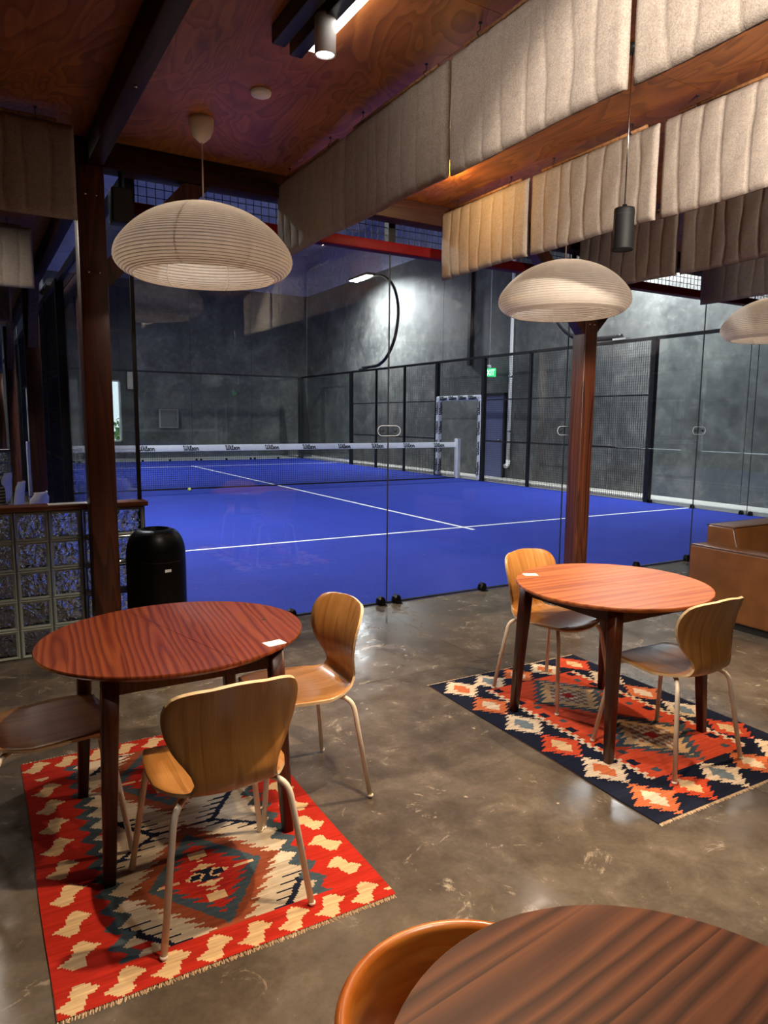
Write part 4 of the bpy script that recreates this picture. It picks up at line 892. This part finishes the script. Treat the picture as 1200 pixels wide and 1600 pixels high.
# ================================================================== tables
def table(x, y, rx, ry, rot, top_mat, grain, label, H=.72, lx=.31, ly=.31, leg_mat=None, split=True, card=None, zoff=RZ, knot=None, pedestal=False):
    t = thing('round_table', label, 'table', (x, y, zoff)); H -= zoff
    n = 72; lm = leg_mat or M['table_leg']
    def outline(k, f=1.0):
        a = 2*pi*k/n; ex, ey = rx*f*cos(a), ry*f*sin(a); return (ex*cos(rot)-ey*sin(rot), ex*sin(rot)+ey*cos(rot))
    def half(a0, a1, nm):
        # half top in frame rotated so that grain runs along local Y
        ks = [k for k in range(n+1) if a0 <= k <= a1]; mb = MB(); c_, s_ = cos(-grain), sin(-grain)
        rings = [(1.0-.004, H), (1.0, H-.004), (1.0, H-.010), (.955, H-.024)]
        P = []
        for f, z in rings: P.append([(outline(k, f)[0]*c_-outline(k, f)[1]*s_, outline(k, f)[0]*s_+outline(k, f)[1]*c_, z) for k in ks])
        m_ = len(ks); vs = sum(P, []); fs = [tuple(range(m_)), tuple(range(4*m_-1, 3*m_-1, -1))]
        for r_ in range(3):
            for k in range(m_-1): fs.append((r_*m_+k, (r_+1)*m_+k, (r_+1)*m_+k+1, r_*m_+k+1))
            if nm == 'half_top': fs.append((r_*m_, r_*m_+m_-1, (r_+1)*m_+m_-1, (r_+1)*m_))
        mb.add(vs, fs); return obj('table_top' if nm != 'half_top' else 'top_leaf', mb, top_mat, t, (0, 0, 0), (0, 0, grain))
    if split:
        a_ = half(0+split_k, n//2+split_k, 'half_top') if False else None
        for base in (18, 54):
            ks = [k for k in range(base, base+n//2+1)]; mb = MB(); c_, s_ = cos(-grain), sin(-grain); sgn = -1 if base == 18 else 1
            rings = [(1.0-.004, H), (1.0, H-.004), (1.0, H-.010), (.955, H-.024)]; vs = []
            for f, z in rings:
                for k in ks:
                    ox, oy = outline(k, f); ox += sgn*.0008; vs.append((ox*c_-oy*s_, ox*s_+oy*c_, z))
            m_ = len(ks); fs = [tuple(range(m_)), tuple(range(4*m_-1, 3*m_-1, -1))]
            for r_ in range(3):
                for k in range(m_-1): fs.append((r_*m_+k, (r_+1)*m_+k, (r_+1)*m_+k+1, r_*m_+k+1))
                fs.append((r_*m_+m_-1, (r_+1)*m_+m_-1, (r_+1)*m_, r_*m_))
            mb.add(vs, fs); obj('top_leaf', mb, top_mat, t, (0, 0, 0), (0, 0, grain))
    else: half(0, n, 'table_top')
    if pedestal:
        obj('pedestal', MB().lathe([(.115, 0), (.115, .012), (.05, .03), (.035, .08), (.032, H-.08), (.10, H-.0243), (0, H-.0243)], 28), lm, t)
        return t
    ax, ay = lx*.90, ly*.90
    for a, b2 in (((-ax, -ay-.011), (ax, -ay+.011)), ((-ax, ay-.011), (ax, ay+.011)), ((-ax-.011, -ay+.012), (-ax+.011, ay-.012)), ((ax-.011, -ay+.012), (ax+.011, ay-.012))):
        obj('apron', MB().box((a[0], a[1], H-.090), (b2[0], b2[1], H-.0245)), lm, t)
    for sx in (-1, 1):
        for sy in (-1, 1):
            p0 = Vector((sx*ax, sy*ay, H-.0243)); p1 = Vector((sx*lx, sy*ly, 0)); mb = MB(); vs = []; n8 = 24
            for q, w_ in ((p0, .027), (p0.lerp(p1, .25), .027), (p1, .0185)):
                for k in range(n8):
                    a = 2*pi*k/n8; ca, sa = cos(a), sin(a); e = .36
                    vs.append((q.x+w_*abs(ca)**e*(1 if ca > 0 else -1), q.y+w_*abs(sa)**e*(1 if sa > 0 else -1), q.z))
            fs = [tuple(range(n8-1, -1, -1))[::-1], tuple(range(2*n8, 3*n8))[::-1]]
            for r_ in range(2):
                for k in range(n8): k2 = (k+1) % n8; fs.append((r_*n8+k, (r_+1)*n8+k, (r_+1)*n8+k2, r_*n8+k2))
            mb.add(vs, fs, True); mb.sm[0] = mb.sm[1] = False; obj('leg', mb, lm, t)
    if knot: obj('knot_plug', MB().lathe([(0, .0), (.009, 0), (.009, .0006), (0, .0006)], 16, (knot[0]-x, knot[1]-y, H)), M['seam'], t)
    return t
split_k = 0
table(-10.348, -2.325, .483, .432, radians(14.5), M['table_red'], radians(-6), 'oval red-brown wooden table on the red kilim rug', knot=(-10.0, -2.32))
table(-8.270, -2.535, .482, .465, radians(40), M['table_orange'], radians(88), 'round orange-brown wooden table on the navy kilim rug', lx=.325, ly=.318)
table(-10.30, -4.465, .358, .358, 0, M['table_dark'], radians(97), 'dark brown round wooden table cut off at the bottom edge', split=False, zoff=0, pedestal=True)
for (x_, y_, rz, lab) in ((-10.075, -2.62, radians(8), 'white card lying on the left red-brown table'), (-8.50, -2.20, radians(-25), 'white card lying on the right orange-brown table')):
    tag(obj('table_card', MB().box((-.036, -.026, 0), (.036, .026, .0015)), M['white'], None, (x_, y_, .7202), (0, 0, rz)), lab, 'card')
# hoop-backed chair tucked under the near table
t = thing('hoop_back_chair', 'orange bent-wood hoop chair tucked beside the dark near table', 'chair', (-10.40, -4.205, 0))
def arc_strip(r0, r1, z0, z1, a0, a1, n=40):
    mb = MB(); sec = [(r0+.006, z0), (r1-.006, z0), (r1, z0+.006), (r1, z1-.008), (r1-.008, z1), (r0+.008, z1), (r0, z1-.008), (r0, z0+.006)]; m_ = len(sec); vs = []; fs = []
    for i in range(n+1):
        a = a0+(a1-a0)*i/n
        for r, z in sec: vs.append((r*cos(a), r*sin(a), z))
    for i in range(n):
        for k in range(m_): k2 = (k+1) % m_; fs.append((i*m_+k, i*m_+k2, (i+1)*m_+k2, (i+1)*m_+k))
    fs += [tuple(range(m_-1, -1, -1)), tuple(n*m_+k for k in range(m_))]
    mb.add(vs, fs, True); return mb
obj('backrest_hoop', arc_strip(.178, .200, .50, .685, radians(20), radians(205)), M['hoop'], t)
obj('seat', MB().lathe([(0, .43), (.175, .43), (.185, .437), (.185, .448), (.175, .455), (0, .455)], 40), M['hoop'], t)
for a in (45, 135, 225, 315):
    c_, s_ = cos(radians(a)), sin(radians(a)); obj('leg', MB().tube([(.13*c_, .13*s_, .43), (.185*c_, .185*s_, 0)], [.014, .011], 10), M['hoop'], t)
for a in (40, 110, 185): c_, s_ = cos(radians(a)), sin(radians(a)); obj('back_spindle', MB().tube([(.178*c_, .178*s_, .45), (.188*c_, .188*s_, .52)], .009, 8), M['hoop'], t)

# ================================================================== rugs
def in_poly(x, y, P):
    c = False; j = len(P)-1
    for i in range(len(P)):
        xi, yi = P[i]; xj, yj = P[j]
        if (yi > y) != (yj > y) and x < (xj-xi)*(y-yi)/(yj-yi)+xi: c = not c
        j = i
    return c
def tri(x): x = x % 1.0; return 2*abs(x-.5)
CR = {'red': (.47, .026, .014), 'dred': (.40, .020, .016), 'cream': (.72, .50, .27), 'tan': (.50, .41, .30), 'slate': (.055, .085, .105), 'navy': (.010, .013, .030), 'rust': (.27, .065, .028),
      'ivory': (.72, .58, .43), 'orange': (.60, .16, .06), 'coral': (.60, .075, .030), 'brown': (.27, .12, .075), 'sblue': (.17, .22, .26), 'sand': (.66, .40, .19)}
MOT = [(-.060, -.018), (-.022, .002), (-.010, .044), (.014, .052), (.060, .016), (.024, -.004), (.010, -.044), (-.016, -.052)]
def rug_a(u, v, W_, L_):
    mb = .118
    if v < mb or v > L_-mb:
        vv = v-.052 if v < mb else v-(L_-.06)
        k = round((u-.055)/.122); du = u-.055-k*.122
        return 'cream' if in_poly(du, vv*1.02, MOT) else 'red'
    ue = min(u, W_-u); left = u < W_/2
    zz = tri(v/.085+.25); e1 = .150+.045*zz; e2 = .192+.05*tri(v/.085+.35)
    if ue < e1:
        k = round((v-.21)/.146); dv = v-.21-k*.146; du = ue-.078
        du = du if left else -du*1.0
        if in_poly(du*1.05 if left else -du*1.05, dv*.92, MOT) and 0.16 < v < L_-.17: return 'cream'
        return 'red'
    if ue < e2: return 'slate'
    # field with two medallions
    best = None
    for cv in (.39, L_-.39):
        du, dv = abs(u-.492), v-cv
        q = dv/.038; tooth = (q-math.floor(q)-.5)*(1 if dv > 0 else -1)
        d = du/.190+abs(dv)/.262; dt = d+tooth*.22
        if best is None or dt < best[0]: best = (dt, d, du, dv, tooth)
    dt, d, du, dv, tooth = best
    if d < 1.0:
        if abs(dv) < .012 and .02 < du < .055: return 'navy'
        if du < abs(dv)*.9+.004 and abs(dv) < .036: return 'navy'
        if dt < .30: return 'cream'
        if dt < .40: return 'dred' if abs(dv) < .09 else 'cream'
        if abs(dv) < .008 and du < .16: return 'cream'
        if du < .03 and .10 < abs(dv) < .14: return 'cream'
        if dt < .74: return 'dred' if (dt < .55) else 'red'
        return 'slate'
    if dt < 1.30: return 'rust'
    # black combs
    for (c0, c1, s) in (((.78, .245), (.67, .115), -1), ((.21, .245), (.325, .115), 1), ((.60, .70), (.80, .56), -1), ((.60, .70), (.72, .86), -1), ((.385, .70), (.19, .56), 1), ((.385, .70), (.27, .86), 1), ((.72, L_-.24), (.62, L_-.12), -1), ((.26, L_-.24), (.36, L_-.12), 1)):
        lo, hi = min(c0[1], c1[1]), max(c0[1], c1[1])
        if lo-.01 <= v <= hi+.01:
            us = c0[0]+(c1[0]-c0[0])*(v-c0[1])/(c1[1]-c0[1])
            if abs(u-us) < .013: return 'navy'
            ph = ((v-lo)/.034) % 1.0; ext = (u-us)*s
            if 0 < ext < .085 and ph < .42*(1-ext/.11): return 'navy'
    if abs(v-.81) < .014 and abs(abs(u-.5)-.28) < .03 and not (abs(v-.81) < .005): return 'dred'
    if abs(v-.16) < .013 and abs(u-.235) < .03: return 'dred'
    return 'tan' if (math.floor(v/.11) % 3) else 'ivory'
def star(du, dv, su, sv):
    q = abs(du)/.034; tooth = (q-math.floor(q)-.5)
    d = abs(du)/su+abs(dv)/sv
    q2 = abs(dv)/.036; t2 = (q2-math.floor(q2)-.5)
    return d, d+t2*.34
def rug_b(u, v, W_, L_):
    bw = .235
    inside = bw < u < W_-bw+.03 and bw < v < L_-bw+.02
    if not inside:
        cand = []
        for k in range(7):
            cv = .13+k*.264
            cand += [(.135, cv, .105, .128, k), (W_-.12, cv, .100, .128, k+1)]
        for k in range(1, 5):
            cu = .135+k*.212
            cand += [(cu, .125, .10, .118, k+1), (cu, L_-.12, .10, .118, k+2)]
        for cu, cv, su, sv, k in cand:
            du, dv = u-cu, v-cv
            if abs(du) < .13 and abs(dv) < .15:
                d, dt = star(du, dv, su, sv)
                pal = (('orange', 'ivory'), ('ivory', 'orange'), ('coral', 'cream'), ('ivory', 'sblue'))[k % 4]
                if abs(dv) < .010 and abs(du) < .115 and abs(du) > .03: return pal[0]
                if d < .56: return pal[1]
                if dt < 1.02: return pal[0]
        return 'navy'
    iu = min(u-bw, W_-bw+.03-u); 
    ph = (v/.046) % 1.0
    if iu < .042: return 'ivory' if abs(iu-.018-.010*(1 if ph < .5 else -1)) < .013 else ('coral' if iu > .02 else 'navy')
    if v < bw+.012 or v > L_-bw+.008: return 'coral'
    best = 9; bdu = bdv = 0
    for cv in (.53, 1.09):
        du, dv = u-.60, v-cv; q = abs(dv)/.044; t_ = q-math.floor(q)-.5; d = abs(du)/.20+abs(dv)/.245
        if d+t_*.26 < best: best = d+t_*.26; bd = d; bdu, bdv = du, dv
    if bd < .62:
        q = (math.floor((bdu/.20+bdv/.245)/.155)+math.floor((bdu/.20-bdv/.245)/.155))
        if abs(bdu) < .025 and abs(bdv) < .03: return 'dred'
        return 'brown' if (q % 2) else ('tan' if bd > .3 else 'ivory')
    if best < .88: return 'sand'
    if best < 1.16: return 'slate'
    tv = tri(v/.19)
    if iu < .085 and tv > .72: return 'navy'
    if .085 < iu < .12 and tv < .18: return 'slate'
    return 'coral'
def rug(name, label, x0, y0, W_, L_, fn, rz, cell=.0066):
    nx, ny = int(W_/cell), int(L_/cell); t = thing(name, label, 'rug', (x0, y0, 0), rz)
    rnd = random.Random(5); vs = []; fs = []
    for j in range(ny+1):
        for i in range(nx+1):
            u_, v_ = W_*i/nx, L_*j/ny
            e = .003*sin(3.1*v_*2+x0) if i in (0, nx) else 0
            vs.append((u_+e, v_, .0050+.0012*sin(7*u_+3*v_)*sin(5*v_)))
    for j in range(ny):
        for i in range(nx): a = j*(nx+1)+i; fs.append((a, a+1, a+nx+2, a+nx+1))
    cols = []
    cache = {}
    for j in range(ny):
        jit = rnd.uniform(-.0028, .0028); shade = rnd.uniform(.88, 1.08)
        for i in range(nx):
            c = CR[fn((i+.5)*W_/nx+jit, (j+.5)*L_/ny, W_, L_)]; cols.append((c[0]*shade, c[1]*shade, c[2]*shade, 1.0))
    n0 = len(vs)
    mb = MB(); mb.add(vs, fs, True); mb.box((0, 0, .0005), (W_, L_, .0032))
    me = mb.mesh('woven_field', M['rug'])
    at = me.color_attributes.new('weave', 'FLOAT_COLOR', 'CORNER'); data = []
    for p_ in me.polygons:
        c = cols[p_.index] if p_.index < len(cols) else (.12, .06, .04, 1)
        data += list(c)*p_.loop_total
    at.data.foreach_set('color', data)
    put('woven_field', me, t)
    for s, y_ in ((-1, 0), (1, L_)):
        mb = MB(); k = 0
        while k*.0055 < W_:
            x_ = k*.0055+rnd.uniform(0, .003); l_ = rnd.uniform(.010, .016); dx = rnd.uniform(-.006, .006)
            mb.add([(x_, y_, .0008), (x_+.005, y_, .0008), (x_+.004+dx, y_+s*l_, .0008), (x_+dx+.001, y_+s*l_, .0008), (x_+.0025, y_, .005), (x_+.0025+dx, y_+s*l_, .0022)], [(0, 1, 2, 3), (0, 4, 5, 3), (1, 2, 5, 4)]); k += 1
        f_ = obj('fringe', mb, M['fringe'], t); f_['kind'] = 'stuff'
    return t
rug('kilim_rug', 'red kilim rug with cream motifs and dark medallions under the left table', -10.865, -3.125, .99, 1.52, rug_a, radians(-.4))
rug('kilim_rug', 'navy and red kilim rug with cream diamonds under the right table', -8.800, -3.285, 1.12, 1.585, rug_b, radians(-.6))

# ================================================================== sofa
t = thing('leather_sofa', 'tan leather sofa with low arms at the right edge', 'sofa', (-6.22, -1.47, 0))
def cushion(nm, a, b2, r=.025, pipe=True):
    o = obj(nm, MB().rbox(a, b2, r, 4), M['leather'], t)
    if pipe:
        z = b2[2]-r*.35; q = r*.22
        P = [(a[0]+q, a[1]+q, z), (b2[0]-q, a[1]+q, z), (b2[0]-q, b2[1]-q, z), (a[0]+q, b2[1]-q, z), (a[0]+q, a[1]+q, z)]
        obj('piping', MB().tube(P, .0045, 6, False), M['seam'], o)
    return o
cushion('armrest', (0, -.98, .05), (.19, 0, .585)); cushion('armrest', (2.0, -.98, .05), (2.19, 0, .585))
mb = MB().rbox((.195, -.23, .05), (1.995, .0, .725), .025, 4); mb.v = [(a, b2-(.16*(.725-c)/.6 if b2 < -.1 else 0), c) for a, b2, c in mb.v]
o_ = obj('backrest', mb, M['leather'], t); z = .718
obj('piping', MB().tube([(.20, -.228, z), (1.99, -.228, z), (1.99, -.004, z), (.20, -.004, z), (.20, -.228, z), (.20, -.30, .45)], .0045, 6, False), M['seam'], o_)
cushion('seat_cushion', (.20, -.98, .22), (1.09, -.39, .44), .04); cushion('seat_cushion', (1.10, -.98, .22), (1.99, -.39, .44), .04)
obj('plinth', MB().box((.03, -.94, .0), (2.16, -.03, .06)), M['black'], t)

# ================================================================== corridor furniture
t = thing('added_corridor_lamp', 'added round ceiling lamp over the corridor, hidden behind a baffle', 'lamp', (-11.3, 1.0, CZ-.05)); obj('lamp_body', MB().lathe([(.15, .0), (.16, .01), (.16, .049), (0, .049)], 28), M['white'], t); obj('diffuser', MB().lathe([(0, -.012), (.10, -.010), (.145, 0), (0, .001)], 28), M['led'], t)  # lamp added out of view to brighten the glass blocks
light('added_corridor_fill', 'AREA', (-11.3, 1.0, CZ-.075), 16, NEUT, (-11.3, 1.0, 0), .28)
def white_shell():
    mb = MB(); P = catmull([(0, .20, .43), (0, .10, .445), (0, -.05, .43), (0, -.16, .45), (0, -.205, .53), (0, -.22, .66), (0, -.245, .82)], 5); n = len(P); w = 11; vs = []
    for i, p in enumerate(P):
        s = i/(n-1); hw = .20 if s < .5 else .20-.05*((s-.5)/.5)**2
        if s < .06: hw = .17
        if s > .95: hw = .11
        for k in range(w):
            u_ = -1+2*k/(w-1); vs.append((hw*u_, p.y+(.05*u_*u_ if s > .45 else 0), p.z+(.03*u_*u_ if s <= .45 else 0)))
    fs = []
    for i in range(n-1):
        for k in range(w-1): fs.append((i*w+k, i*w+k+1, (i+1)*w+k+1, (i+1)*w+k))
    n0 = len(vs); vs2 = [(x_, y_-.008, z_-.006) for x_, y_, z_ in vs]; fs2 = [tuple(n0+i for i in f[::-1]) for f in fs]
    loop = list(range(w))+[i*w+w-1 for i in range(1, n)]+[(n-1)*w+k for k in range(w-2, -1, -1)]+[i*w for i in range(n-2, 0, -1)]
    fs3 = [(b2, a, n0+a, n0+b2) for a, b2 in zip(loop, loop[1:]+loop[:1])]
    mb.add(vs+vs2, fs+fs2+fs3, True); return mb.mesh('shell', M['shell_white'])
WS = white_shell()
def wchair(x, y, rz, label):
    t = thing('plastic_chair', label, 'chair', (x, y, 0), rz, 'white shell chairs in the corridor'); put('shell', WS, t)
    for sx in (-1, 1):
        for sy in (-1, 1): obj('leg', MB().tube([(.10*sx, .10*sy, .42), (.16*sx, .15*sy, .40), (.21*sx, .22*sy, 0)], .011, 8), M['chrome'], t)
    return t
wchair(-10.60, 2.40, radians(58), 'grey-white plastic chair nearest the glass block wall in the corridor')
wchair(-10.72, 3.6, radians(75), 'white plastic chair in the corridor, middle of three at far left')
wchair(-10.78, 5.0, radians(70), 'white plastic chair in the corridor, farthest of three at far left')
t = thing('striped_bag', 'dark striped cloth bag on the corridor chair at the left edge', 'bag', (-10.80, 3.62, .46))
obj('bag_body', MB().rbox((-.13, -.11, 0), (.13, .11, .33), .07, 4), M['stripe'], t); obj('bag_strap', MB().tube(catmull([(-.09, 0, .31), (-.06, 0, .42), (.06, 0, .42), (.09, 0, .31)], 5), .012, 6), M['black_soft'], t)
t = thing('round_log_post', 'round brown log post in the far corridor at the left edge', 'post', (-10.42, 12.2, 0)); obj('log', MB().lathe([(.14, 0), (.135, 1.2), (.125, 2.4), (0, 2.4)], 20), M['log'], t); obj('log_cap', MB().lathe([(.15, 2.4), (.15, 3.6), (0, 3.6)], 20), M['black'], t)
